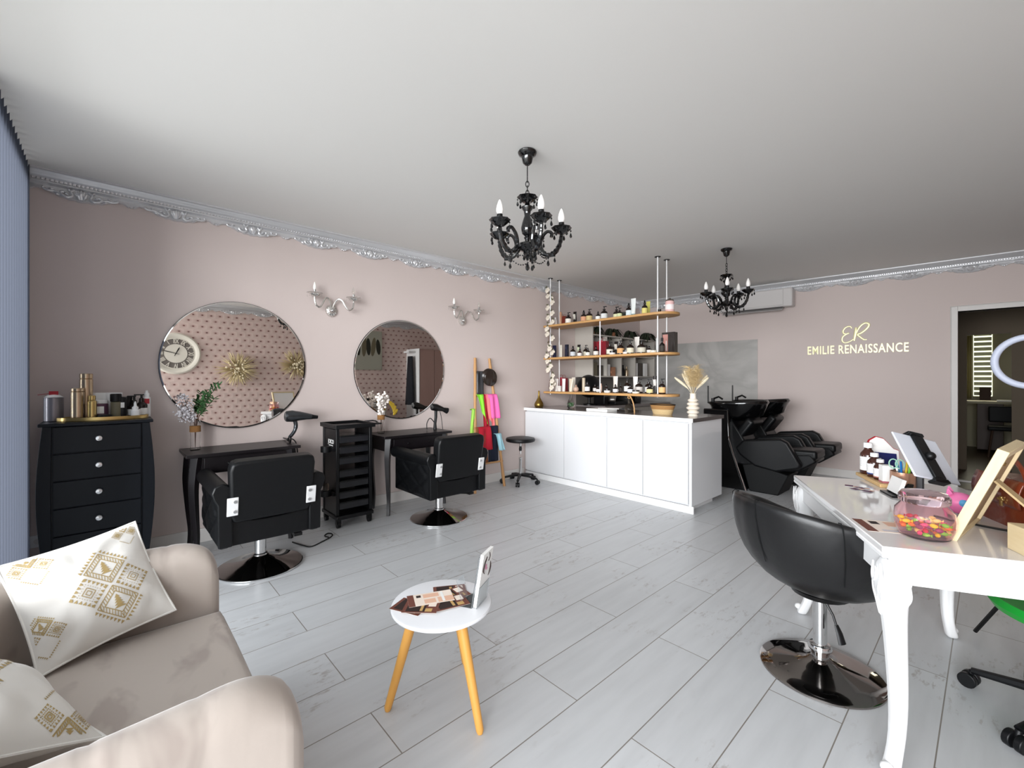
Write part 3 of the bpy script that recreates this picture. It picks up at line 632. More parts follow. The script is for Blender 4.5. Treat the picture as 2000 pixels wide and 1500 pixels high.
# crystal wall sconces
def sconce(y, z, label):
    t = thing('wall_sconce', label, 'wall lamp', (WX, y, z), 0, 'crystal wall sconces'); t.scale = (0.85, 0.85, 0.9)
    cm = mat('crystal_silver', '#cfcbc6', 0.12, 0.75); ch = 'chrome'
    b = MB(); b.T = Matrix.Rotation(PI/2, 4, 'Y')
    b.lathe([(0.0, 0.0), (0.062, 0.0), (0.064, 0.012), (0.055, 0.032), (0.034, 0.045), (0.0, 0.05)], seg=36, wob=lambda a, zz: 1+0.035*math.cos(a*18)); b.obj('backplate', cm, t, sharp=20)
    b = MB(); b.ball((0.056, 0, 0.0), 0.017, 14, 10); b.obj('finial', ch, t)
    for s in (-1, 1):
        dep = 0.04
        A = [(0.035, s*0.012, 0.03), (0.05, s*0.02, 0.075), (0.07, s*0.055, 0.12), (0.09, s*0.095, 0.105), (0.10, s*0.125, 0.05), (0.11, s*0.16, 0.012), (0.12, s*0.20, 0.035), (0.12, s*0.212, 0.085), (0.12, s*0.212, 0.115)]
        b = MB(); b.tube(bez(A, 5), 0.0095, 8); arm = b.obj('arm', cm, t)
        c = (0.12, s*0.212)
        MB().lathe([(0.0, 0.11), (0.028, 0.112), (0.046, 0.125), (0.052, 0.140), (0.078, 0.148), (0.080, 0.151), (0.05, 0.147), (0, 0.142)], c=c, seg=30, wob=lambda a, zz: 1+0.03*math.cos(a*10)).obj('drip_cup', 'glass_smoke' if False else cm, arm)
        MB().lathe([(0.014, 0.146), (0.014, 0.182)], c=c, seg=14).obj('candle_socket', ch, arm)
        MB().lathe([(0.010, 0.182), (0.017, 0.20), (0.017, 0.215), (0.009, 0.245), (0.002, 0.262)], c=c, seg=14).obj('bulb', mat('bulb_white', '#f4f1ea', 0.25, emit='#ffffff', es=0.04) if s < 0 else mat('bulb_clear', '#e8e4de', 0.05, trans=0.8), arm)
        for k in range(6):
            a = k*PI/3; px, py = c[0]+0.072*math.cos(a), c[1]+0.072*math.sin(a); b = MB(); b.lathe([(0.0, -0.035), (0.007, -0.024), (0.0, 0.0)], seg=6); b.v = [(x+px, y_+py, z_+0.142) for x, y_, z_ in b.v]; b.obj('crystal_drop', 'glass', arm)
    return t
s1 = sconce(1.545, 1.955, 'two-armed crystal wall sconce between the two round mirrors')
dup(s1, (WX, 3.08, 2.0), 0, 'two-armed crystal wall sconce right of both round mirrors')

# bamboo ladder with salon capes and bags
t = thing('bamboo_ladder', 'bamboo ladder leaning on the wall, hung with bags and coloured cloths', 'ladder', (0, 0, 0))
rails = []
for y0, y1 in ((3.05, 3.255), (3.53, 3.478)):
    p0 = Vector((-3.96 if y0 < 3.2 else -4.0, y0, 0.0)); p1 = Vector((-4.225, y1, 1.56)); rails.append((p0, p1))
    b = MB(); n = 24
    b.tube([p0+(p1-p0)*i/n for i in range(n+1)], [0.0165+(0.004 if i % 5 == 2 else 0) for i in range(n+1)], 10); b.obj('rail', 'bamboo', t)
def at(k, f): p = rails[k]; return p[0]+(p[1]-p[0])*f
for z in (0.30, 0.72, 1.10, 1.385):
    f = z/1.56; a, c = at(0, f), at(1, f); b = MB(); b.tube([a+(a-c)*0.05, a, (a+c)/2+Vector((0, 0, 0.006)), c, c+(c-a)*0.05], 0.011, 8); b.obj('rung', 'bamboo', t)
def cloth(name, f, y0, y1, drop, mcol, label, skew=0.0, off=0.03, cut=None, cat='cloth', rough=0.85, wav=3.0, seed=0):
    zt = f*1.56; xr = at(0, f).x
    m = mat(name+mcol, mcol, rough)
    def fn(u, v):
        y = y0+(y1-y0)*u+skew*v; z = zt+0.014-(drop*(1-(cut(u) if cut else 0)))*v
        x = xr+off+0.012*v+0.010*math.sin(u*wav*PI+seed+v*2)*min(1, v*4+0.2)
        return (x, y, z)
    b = MB(); b.grid(fn, 22, 14)
    # the short tail folded back over the rung
    b.grid(lambda u, v: (xr+off-v*(off+0.02), y0+(y1-y0)*u, zt+0.014+0.006*math.sin(v*PI)-0.03*max(0, v-0.6)), 22, 4)
    o = b.obj(name, m, None, solid=0.003, sharp=70); tag(o, label, cat); return o
cloth('salon_cape', 0.705, 3.20, 3.30, 0.36, '#8fe63c', 'lime green cloth hanging on the ladder', 0.06, 0.030, lambda u: 0.5*(1-u), seed=1)
cloth('salon_cape', 0.705, 3.28, 3.36, 0.44, '#a3122a', 'dark red cloth hanging behind the lime green one', 0.03, 0.022, seed=2)
cloth('salon_cape', 0.705, 3.33, 3.42, 0.44, '#f2787c', 'salmon pink cloth hanging under the bright pink one', 0.05, 0.030, lambda u: 0.35*(1-u), seed=3)
cloth('salon_cape', 0.705, 3.36, 3.50, 0.29, '#f26cb0', 'bright pink cloth hanging at the ladder right rail', 0.05, 0.042, seed=4)
cloth('salon_cape', 0.46, 3.17, 3.35, 0.27, '#b3142c', 'red cloth hanging from the middle ladder rung', 0.03, 0.036, seed=5)
cloth('salon_cape', 0.46, 3.31, 3.48, 0.42, '#12182c', 'long navy cloth hanging from the middle ladder rung', 0.0, 0.024, seed=6)
cloth('salon_cape', 0.46, 3.13, 3.29, 0.44, '#9a5c38', 'rust brown cloth hanging low behind the red one', 0.03, 0.026, seed=7)
cloth('salon_cape', 0.40, 3.41, 3.50, 0.20, '#9fcbd6', 'pale blue cloth hanging low at the ladder right rail', 0.05, 0.045, seed=8)
cloth('salon_cape', 0.60, 3.11, 3.16, 0.30, '#a5d95c', 'pale green strip of cloth outside the ladder left rail', -0.03, 0.02, seed=9)
b = MB(); b.grid(lambda u, v: (at(0, 0.89).x+0.028+0.01*v+0.006*math.sin(u*9), 3.235+0.10*u, 1.40-0.30*v), 10, 8)
tag(b.obj('clear_bag', mat('clear_dark_plastic', '#3a3a3c', 0.12), solid=0.004), 'shiny dark clear plastic bag hanging on the top rung', 'bag')
b = MB()
def bon(u, v):
    a = u*2*PI; ph = v*PI
    k = 1+0.10*math.sin(a*7+v*3)*math.sin(ph)
    return (at(0, 0.86).x+0.055+0.045*math.sin(ph)*math.cos(a)*k, 3.40+0.105*math.sin(ph)*math.sin(a)*k+0.02*(1-v), 1.325+0.105*math.cos(ph)*k-0.02*math.sin(a)*math.sin(ph))
b.grid(bon, 36, 14, closeu=True)
tag(b.obj('satin_bonnet', mat('satin_brown', '#2a211c', 0.25)), 'crumpled dark brown satin bonnet hanging on the top rung', 'bonnet')

# stool
t = thing('rolling_stool', 'round black rolling stool in front of the white counter', 'stool', (-4.0, 3.80, 0))
MB().lathe([(0.0, 0.515), (0.16, 0.515), (0.182, 0.525), (0.186, 0.545), (0.178, 0.562), (0.14, 0.571), (0.0, 0.573)], seg=40).obj('seat', 'black_leather', t)
MB().lathe([(0.012, 0.36), (0.012, 0.515)], seg=12).obj('piston', 'chrome', t)
MB().lathe([(0.016, 0.40), (0.02, 0.43), (0.014, 0.46)], seg=12).obj('height_knob', 'black_plastic', t)
MB().lathe([(0.019, 0.08), (0.019, 0.30), (0.022, 0.305), (0.022, 0.315), (0.014, 0.32)], seg=16).obj('gas_column', 'chrome', t)
for k in range(5):
    a = k*2*PI/5+0.35; c, s_ = math.cos(a), math.sin(a)
    b = MB(); b.tube([(0.01*c, 0.01*s_, 0.10), (0.11*c, 0.11*s_, 0.092), (0.225*c, 0.225*s_, 0.07)], [0.026, 0.021, 0.016], 8, flat=0.75); lg = b.obj('leg', 'black_plastic', t)
    b = MB(); 
    for q in (-1, 1): b.cyl((0.235*c-q*0.014*s_-0.009*s_*q, 0.235*s_+q*0.014*c+0.009*c*q, 0.027), (0.235*c-q*0.005*s_, 0.235*s_+q*0.005*c, 0.027), 0.027, seg=12)
    b.cyl((0.235*c, 0.235*s_, 0.03), (0.23*c, 0.23*s_, 0.07), 0.009, seg=8); b.obj('caster', 'black_plastic', lg)
# ================================================================ counter, hanging shelves and the working area behind
t = thing('reception_counter', 'long white glossy counter with four front panels under the hanging shelves', 'counter', (0, 0, 0))
MB().box(WX+0.016, -1.975, 4.15, 4.80, 0.07, 0.885).obj('body', 'white_gloss', t)
MB().box(WX+0.02, -2.01, 4.20, 4.74, 0.0, 0.075).obj('plinth', 'white_satin', t)
MB().box(WX+0.016, -1.93, 4.128, 4.142, 0.0, 0.07).obj('front_skirting', 'white_satin', t)
MB().box(-1.975, -1.945, 4.125, 4.82, 0.07, 0.885).obj('end_panel', 'white_gloss', t, bevel=0.002)
mat('counter_grey', '#8d8583', 0.16)
b = MB(); b.box(WX+0.002, -1.93, 4.118, 4.835, 0.885, 0.92); b.k = 1; b.box(WX+0.002, -1.93, 4.112, 4.1185, 0.884, 0.921); b.k = 2; b.box(-1.9305, -1.927, 4.118, 4.835, 0.884, 0.9205)
b.obj('worktop', ['counter_grey', 'white_satin', mat('worktop_end', '#4a4340', 0.35)], t)
xs = [-4.252, -3.565, -2.93, -2.475, -1.98]
for a, c in zip(xs[:-1], xs[1:]):
    MB().box(a+0.003, c-0.003, 4.128, 4.15, 0.085, 0.868).obj('door_panel', 'white_gloss', t, bevel=0.0015)

ZC = 0.92
MB2 = MB
b = MB(); b.lathe([(0.0, 0), (0.045, 0.0), (0.058, 0.012), (0.064, 0.035), (0.055, 0.065), (0.036, 0.095), (0.018, 0.13), (0.012, 0.17), (0.0115, 0.215), (0.013, 0.225), (0.009, 0.225)], seg=28)
tag(b.obj('gold_vase', 'gold_dark'), 'small teardrop gold vase on the left end of the counter', 'vase').location = (-4.14, 4.28, ZC)
t = thing('glass_terrarium', 'pear-shaped glass terrarium with small green plant on the counter', 'terrarium', (-3.72, 4.45, ZC))
MB().lathe([(0.0, 0), (0.035, 0.0), (0.052, 0.02), (0.055, 0.045), (0.044, 0.085), (0.024, 0.13), (0.008, 0.19), (0.0, 0.2)], seg=28).obj('glass_body', 'glass', t)
b = MB(); r = random.Random(5)
for k in range(60): b.ball((r.gauss(0, 0.014), r.gauss(0, 0.014), 0.04+r.uniform(-0.012, 0.03)), (0.012, 0.005, 0.003), 5, 3, Matrix.Rotation(r.random()*6, 3, 'Z') @ Matrix.Rotation(r.random(), 3, 'Y'))
b.obj('small_plant', 'leaf_green', t)
t = thing('white_box', 'flat white box lying on the counter', 'box', (-3.12, 4.30, ZC), 0.0)
MB().box(-0.17, 0.13, -0.08, 0.12, 0.0, 0.032).obj('box_body', 'white_paper', t, bevel=0.002)
t = thing('open_book', 'open white folder lying on the flat white box', 'folder', (-3.05, 4.38, ZC+0.032), 0.25)
MB().box(-0.14, 0.14, -0.05, 0.10, 0.0, 0.006).obj('pages', 'white_paper', t); MB().box(0.12, 0.2, -0.06, 0.06, 0.0, 0.008).obj('cover', 'black_plastic', t)
t = thing('wood_handled_bottle', 'round glass bottle with a wooden strap beside the basket', 'bottle', (-2.80, 4.38, ZC))
MB().lathe([(0.0, 0), (0.04, 0.0), (0.052, 0.02), (0.054, 0.05), (0.04, 0.08), (0.014, 0.1), (0.012, 0.15), (0.016, 0.16), (0.010, 0.16)], seg=24).obj('glass_body', 'glass_smoke', t)
b = MB(); b.tube(bez([(0.0, -0.0, 0.19), (0.02, -0.0, 0.18), (0.05, 0.0, 0.12), (0.065, 0, 0.06), (0.07, 0, 0.0)], 5), 0.007, 8); b.tube([(0.016*math.cos(i*PI/6), 0, 0.175+0.016*math.sin(i*PI/6)) for i in range(12)], 0.005, 6, closed=True); b.obj('wooden_strap', 'oak', t)
t = thing('woven_basket', 'oval two-tone woven basket on the counter beside the pampas vase', 'basket', (-2.42, 4.44, ZC))
mat('straw_dark', '#a07646', 0.85, bump=(90, 0.6)); mat('straw_pale', '#c9ae80', 0.85, bump=(90, 0.6))
def bas(b, z0, z1):
    n = 12; pr = []
    for i in range(n+1):
        z = z0+(z1-z0)*i/n; pr.append((0.098+0.033*(z/0.105)+0.003*math.sin(i*PI), z))
    b.lathe(pr+[(p[0]-0.008, p[1]) for p in reversed(pr)], seg=40, caps=False, wob=lambda a, zz: 1+0.008*math.sin(a*36+zz*300))
b = MB(); bas(b, 0, 0.055); b.lathe([(0, 0.002), (0.098, 0.002), (0.098, 0.006), (0, 0.006)], seg=30); b.obj('lower_weave', 'straw_pale', t).scale = (1.06, 0.8, 1)
b = MB(); bas(b, 0.055, 0.105); b.obj('upper_weave', 'straw_dark', t).scale = (1.06, 0.8, 1)
b = MB(); b.tube([(0.130*1.06*math.cos(i*PI/20), 0.13*0.8*math.sin(i*PI/20), 0.106) for i in range(40)], 0.005, 6, closed=True); b.obj('dark_rim', 'black_plastic', t)
# pampas vase
t = thing('pampas_vase', 'ribbed cream vase of pampas grass on the right end of the counter', 'vase', (-2.09, 4.46, ZC))
vm = mat('cream_ceramic', '#e6dccd', 0.4)
pr = [(0, 0), (0.052, 0.0)]
for c_, r0 in ((0.038, 0.060), (0.082, 0.066), (0.124, 0.060), (0.162, 0.052)):
    for k in range(-4, 5): pr.append((r0-0.020*(abs(k)/4)**2, c_+k*0.0048))
pr += [(0.032, 0.19), (0.030, 0.225), (0.036, 0.235), (0.03, 0.235), (0.024, 0.2), (0.0, 0.19)]
MB().lathe(pr, seg=36).obj('vase_body', vm, t, sharp=60)
pm = mat('pampas', '#c9b083', 0.9); pl = mat('pampas_pale', '#ddd0b4', 0.9); r = random.Random(11)
b = MB()
for i in range(5):       # feathery plumes
    a = (-0.35, 0.1, 0.5, -0.1, 0.8)[i]; ln = 0.27+0.05*r.random()
    base = Vector((0, 0, 0.22)); dirn = Vector((math.sin(a)*0.5, r.uniform(-0.3, 0.3), 1)).normalized(); tip = base+dirn*ln
    b.tube([base, tip], 0.0018, 4)
    for k in range(260):
        f = 0.30+0.7*r.random(); p = base+dirn*ln*f; wdt = 0.085*math.sin(min(1, (f-0.22)/0.6)*PI*0.75)
        o = Vector((r.gauss(0, 1), r.gauss(0, 1), r.uniform(-0.4, 0.9)))*wdt*0.6; b.tube([p, p+o*0.6+Vector((0, 0, 0.008)), p+o+Vector((0, 0, -0.012))], [0.0012, 0.001, 0.0005], 3)
b.obj('pampas_plumes', pm, t)
b = MB()
for i, (dx, dy, h_) in enumerate(((-0.19, -0.02, 0.40), (-0.13, 0.03, 0.44), (-0.08, -0.03, 0.47), (-0.03, 0.02, 0.49), (0.16, 0.0, 0.40), (0.13, 0.04, 0.42))):     # smooth bunny-tail ears
    P_ = bez([(0, 0, 0.2), (dx*0.3, dy*0.3, 0.29), (dx, dy, h_)], 6); n = len(P_)
    b.tube(P_, [0.002 if k < n*0.45 else 0.013*math.sin(PI*min(1, (k-n*0.45+0.6)/(n*0.58))) +0.002 for k in range(n)], 7)
b.obj('grass_ears', pl, t)

# ---- hanging shelf
sh = thing('hanging_shelf', 'three-tier oak shelf hung from the ceiling on white steel rods', 'shelf', (0, 0, 0))
SZ = [2.047, 1.600, 1.135]; SX0, SX1 = -4.2, -2.33; SY0, SY1 = 4.43, 4.80
for z in SZ:
    b = MB(); pts = [(SX0, SY0)]; r_ = (SY1-SY0)/2
    for i in range(13): a = -PI/2+PI*i/12; pts.append((SX1-r_+r_*math.cos(a), (SY0+SY1)/2+r_*math.sin(a)))
    pts.append((SX0, SY1)); b.prism(pts, 'z', z-0.028, z); b.obj('board', 'oak', sh, bevel=0.004)
for x, y in ((-4.09, 4.455), (-4.09, 4.64), (-2.545, 4.56), (-2.54, 4.755)):
    b = MB(); b.cyl((x, y, 1.095), (x, y, H-0.004), 0.008, seg=10); b.obj('rod', 'white_satin', sh)
    MB().lathe([(0.034, H-0.006), (0.034, H-0.001)], c=(x, y), seg=16).obj('ceiling_flange', 'black_metal', sh)
b = MB(); b.cyl((-3.26, 4.455, 1.11), (-3.26, 4.455, 2.02), 0.008, seg=10); b.obj('rod', 'white_satin', sh)
# flower garland twisted round the left rod
t = thing('flower_garland', 'garland of white blossoms wound round the left shelf rod', 'garland', (-4.09, 4.455, 0)); r = random.Random(2)
b = MB(); b.tube([(0.02*math.cos(z*9), 0.02*math.sin(z*9)-0.008, z) for z in [1.16+0.03*i for i in range(48)]], 0.003, 5); b.obj('vine', 'stem', t)
bm_, lm_ = mat('blossom', '#ddd3c4', 0.8), mat('dull_leaf', '#5b5a44', 0.7)
for i in range(23):
    z = 1.17+i*0.062+r.uniform(-0.02, 0.02); a = r.uniform(0, 6.28); rad = 0.042 if i > 1 else 0.06
    c = Vector((rad*math.cos(a), rad*math.sin(a)-0.015, z)); b = MB()
    for k in range(6):
        q = k*PI/3+r.random()*0.5; b.ball(c+Vector((math.cos(q)*0.021, math.sin(q)*0.012-0.004, math.sin(q)*0.021)), (0.023, 0.013, 0.019), 7, 5, rot(q, 'Y'))
    b.ball(c+Vector((0, -0.012, 0)), 0.010, 6, 5); b.obj('blossom', bm_, t)
    b = MB(); c2 = c+Vector((r.uniform(-0.02, 0.02), -0.01, 0.045)); b.ball(c2, (0.022, 0.006, 0.011), 7, 4, rot(r.uniform(-1, 1), 'Y')); b.obj('leaf', lm_, t)

# ---- products standing on the shelves
PAL = {}
def pm_(col, rough=0.5, metal=0.0): return mat('pack_'+col.strip('#'), col, rough, metal)
def product(kind, x, y, z, h, w, col, lab, label, cat, group):
    name = {'pump': 'pump_bottle', 'drop': 'dropper_bottle', 'tube': 'product_tube', 'dtube': 'product_tube', 'box': 'product_box', 'jar': 'product_jar', 'cyl': 'spray_can', 'bag': 'gift_bag', 'vial': 'glass_vial', 'ball': 'round_bottle', 'bottle': 'product_bottle', 'candle': 'jar_candle', 'set': 'gift_set', 'straight': 'hair_iron'}[kind]
    h *= 1.08; w *= 1.12
    t = thing(name, label, cat, (x, y, z), 0, group); r = w/2
    body = pm_(col, 0.25)
    if kind in ('pump', 'drop', 'bottle'):
        sh_ = 0.52 if kind == 'pump' else 0.5
        MB().lathe([(r*0.93, 0), (r, h*0.02), (r, h*sh_), (r*0.85, h*(sh_+0.08)), (r*0.35, h*(sh_+0.16)), (r*0.33, h*(sh_+0.22)), (r*0.42, h*(sh_+0.22)), (r*0.42, h*(sh_+0.29)), (r*0.12, h*(sh_+0.29))], seg=16).obj('bottle_body', body, t)
        MB().lathe([(r*1.015, h*0.10), (r*1.02, h*0.11), (r*1.02, h*0.44), (r*1.015, h*0.45)], seg=16, caps=False).obj('paper_label', pm_(lab, 0.7), t)
        b = MB()
        if kind == 'pump': b.cyl((0, 0, h*0.8), (0, 0, h*0.96), r*0.13, seg=6); b.cbox((r*0.25, 0, h*0.975), (r*1.1, r*0.35, h*0.05))
        elif kind == 'drop': b.lathe([(r*0.32, h*0.78), (r*0.30, h*0.86), (r*0.16, h*0.97), (0.0, h)], seg=10)
        else: b.lathe([(r*0.45, h*0.78), (r*0.45, h*0.99), (r*0.3, h)], seg=12)
        b.obj('pump_head' if kind == 'pump' else 'cap', 'black_plastic', t)
    elif kind in ('tube', 'dtube'):
        b = MB(); b.grid(lambda u, v: (0.5*w*(0.86+0.2*v)*math.cos(u*2*PI), 0.5*(w*0.8*(1-v)+0.003*v)*math.sin(u*2*PI), h*0.12+v*h*0.88), 14, 5, closeu=True); b.obj('tube_body', body, t)
        MB().lathe([(r*0.8, 0), (r*0.8, h*0.13)], seg=12).obj('cap', pm_(lab if kind == 'tube' else col), t)
        if kind == 'dtube': b = MB(); b.cbox((0, -w*0.22, h*0.58), (w*0.6, 0.012, h*0.45), rot(0.16, 'X')); b.obj('paper_label', pm_(lab, 0.7), t)
    elif kind == 'box': MB().box(-r, r, -r*0.8, r*0.8, 0, h).obj('carton', body, t, bevel=0.0015); b = MB(); b.box(-r*0.5, r*0.5, -r*0.8-0.0012, -r*0.8, h*0.62, h*0.8); b.obj('printed_label', pm_(lab, 0.5), t)
    elif kind == 'jar': MB().lathe([(r*0.95, 0), (r, 0.003), (r, h*0.55), (r*0.95, h*0.58)], seg=18).obj('jar_body', pm_(lab, 0.5), t); MB().lathe([(r*1.02, h*0.58), (r*1.02, h)], seg=18).obj('lid', body, t, bevel=0.001)
    elif kind == 'cyl': MB().lathe([(r*0.96, 0), (r, 0.003), (r, h*0.97), (r*0.9, h)], seg=18).obj('can', pm_(col, 0.25, 0.6), t); MB().lathe([(r*1.02, h*0.8), (r*1.02, h*0.81)], seg=18, caps=False).obj('cap_seam', pm_(lab), t)
    elif kind == 'vial': MB().lathe([(r, 0), (r, h*0.7), (r*0.5, h*0.78), (r*0.5, h*0.98), (r*0.3, h)], seg=12).obj('vial_body', body, t); MB().lathe([(r*1.03, h*0.15), (r*1.03, h*0.5)], seg=12, caps=False).obj('paper_label', pm_(lab), t)
    elif kind == 'ball': b = MB(); b.ball((0, 0, r*0.92), r, 18, 10); b.obj('bottle_body', body, t); MB().lathe([(r*0.3, r*1.75), (r*0.3, h)], seg=10).obj('cap', pm_(lab), t)
    elif kind == 'candle':
        MB().lathe([(0, 0), (r*0.94, 0), (r, 0.004), (r, h*0.68), (r*0.85, h*0.75), (r*0.85, h*0.76)], seg=20).obj('candle_jar', body, t)
        MB().lathe([(r*1.01, h*0.15), (r*1.01, h*0.5)], seg=20, caps=False).obj('paper_label', pm_(lab), t)
        MB().lathe([(r*0.9, h*0.76), (r*0.9, h*0.84), (r*0.3, h*0.86), (r*0.28, h*0.95), (0, h)], seg=20).obj('glass_lid', 'glass_smoke', t)
    elif kind == 'bag':
        MB().box(-r, r, -0.035, 0.035, 0, h*0.8).obj('bag_body', body, t, bevel=0.002)
        b = MB(); 
        for s in (-1, 1): b.tube(bez([(-r*0.4, s*0.034, h*0.78), (-r*0.3, s*0.03, h*0.96), (r*0.3, s*0.03, h*0.96), (r*0.4, s*0.034, h*0.78)], 4), 0.002, 5)
        b.obj('handles', body, t)
        b = MB(); b.box(-r*0.06, r*0.06, -0.0365, 0.0365, 0, h*0.8); b.ball((r*0.25, -0.045, h*0.8), (0.018, 0.008, 0.010), 8, 5, rot(0.5, 'Y')); b.ball((-r*0.25, -0.045, h*0.8), (0.018, 0.008, 0.010), 8, 5, rot(-0.5, 'Y')); b.obj('ribbon', pm_(lab, 0.3), t)
    elif kind == 'set':
        MB().box(-r, r, -0.04, 0.04, 0, h).obj('carton', body, t, bevel=0.002)
        MB().box(-r*0.85, -r*0.02, -0.0415, -0.04, h*0.08, h*0.9).obj('pink_panel', pm_('#b8837a'), t); b = MB(); b.lathe([(0.008, 0), (0.008, h*0.35), (0.004, h*0.5)], seg=10); b.v = [(x-r*0.25, y_-0.043, z_+h*0.1) for x, y_, z_ in b.v]; b.obj('shown_bottle', pm_(lab), t)
    return t
DK = '#1d120e'
top = [('vial', 1085, .107, .045, '#d9d4d0', '#efe9e6', 'small clear glass bottle', 0), ('bag', 1100, .165, .10, '#8a3a2c', '#b5704e', 'shiny copper red gift bag', 1), ('cyl', 1095, .165, .028, '#b08468', '#8a6248', 'slim copper can', 0),
 ('pump', 1110, .145, .072, DK, '#e9e2d8', 'dark pump bottle with white label', 0), ('dtube', 1123, .17, .05, '#1a1210', '#d8d4c8', 'black tube with pale label', 1), ('drop', 1140, .148, .070, DK, '#cf9a77', 'dark dropper bottle with peach label', 0),
 ('pump', 1151, .148, .074, DK, '#c9b27c', 'dark pump bottle with mustard label', 0), ('drop', 1168, .11, .055, DK, '#ecebe6', 'small dropper bottle with white label', 0), ('pump', 1180, .155, .075, DK, '#dadbd9', 'dark pump bottle with grey-white label', 0),
 ('pump', 1204, .155, .072, DK, '#dfe0b4', 'dark pump bottle with yellow-green label', 1), ('pump', 1210, .11, .055, DK, '#cdd6a6', 'small pump bottle with light green label', 0), ('jar', 1219, .08, .05, '#2c332a', '#333b30', 'dark green lidded jar', 1),
 ('drop', 1228, .155, .062, DK, '#d5dfe2', 'dark bottle with pale blue label', 0), ('tube', 1237, .195, .055, '#dfe3e0', '#5f8c92', 'white tube with teal foot', 0), ('drop', 1259, .16, .058, DK, '#d8cc7a', 'dark bottle with yellow label', 0),
 ('tube', 1266, .165, .046, '#ccc766', '#e9e9e4', 'yellow tube with white cap', 1), ('jar', 1288, .04, .034, '#141211', '#1a1716', 'tiny black jar', 0), ('candle', 1308, .145, .088, '#e3b9b6', '#f0e4e2', 'pink jar candle with glass lid', 0)]
mid = [('box', 1083, .16, .038, '#161c42', '#2a3368', 'royal blue slim carton', 0), ('cyl', 1096, .16, .028, '#d9d2c4', '#b5ac9c', 'slim white can', 0), ('box', 1107, .16, .038, '#14172c', '#20243c', 'navy slim carton', 0),
 ('drop', 1119, .14, .066, DK, '#c9ccd0', 'dark dropper bottle with silver-grey label', 0), ('dtube', 1131, .16, .05, '#15110f', '#cfd8b8', 'black tube with green-white label', 1), ('drop', 1132, .10, .055, '#3a1716', '#e6e2dc', 'small maroon dropper bottle', 0),
 ('pump', 1144, .148, .062, DK, '#e9e4cf', 'dark pump bottle with cream label', 1), ('drop', 1148, .105, .052, DK, '#ece9dc', 'small dropper bottle with cream label', 0), ('drop', 1164, .12, .060, DK, '#e5dcd4', 'short dropper bottle with white label', 0),
 ('bag', 1177, .225, .13, '#7d1020', '#b83a48', 'red gift bag with ribbon', 1), ('pump', 1191, .145, .074, DK, '#e2dac8', 'dark pump bottle with ivory label', 0), ('jar', 1196, .048, .068, '#161210', '#e2deda', 'low white jar with black lid', 0),
 ('dtube', 1204, .165, .055, '#15100e', '#d8d2c6', 'black tube with beige label', 1), ('pump', 1212, .158, .076, DK, '#d7a56e', 'dark pump bottle with orange label', 0), ('jar', 1223, .048, .072, '#161210', '#e6e2de', 'low jar with black lid and white base', 0),
 ('pump', 1231, .152, .076, DK, '#ded5bd', 'dark pump bottle with sand label', 0), ('tube', 1244, .20, .056, '#dcd6cf', '#a88476', 'tall white tube with brown cap', 1), ('pump', 1253, .145, .088, '#241a16', '#c9c4b4', 'wide dark pump bottle with grey label', 0),
 ('drop', 1268, .078, .05, DK, '#e3e0da', 'very small dropper bottle', 0), ('jar', 1276, .028, .070, '#dcd6c6', '#e8e3d6', 'flat cream jar', 0), ('cyl', 1284, .165, .03, '#cfd3d0', '#b4b9b4', 'slim pale grey can', 1),
 ('bottle', 1293, .155, .052, '#15110f', '#3a342e', 'slender black bottle', 0), ('set', 1308, .22, .135, '#2a2421', '#e4dcd6', 'black gift set box with pink front', 1)]
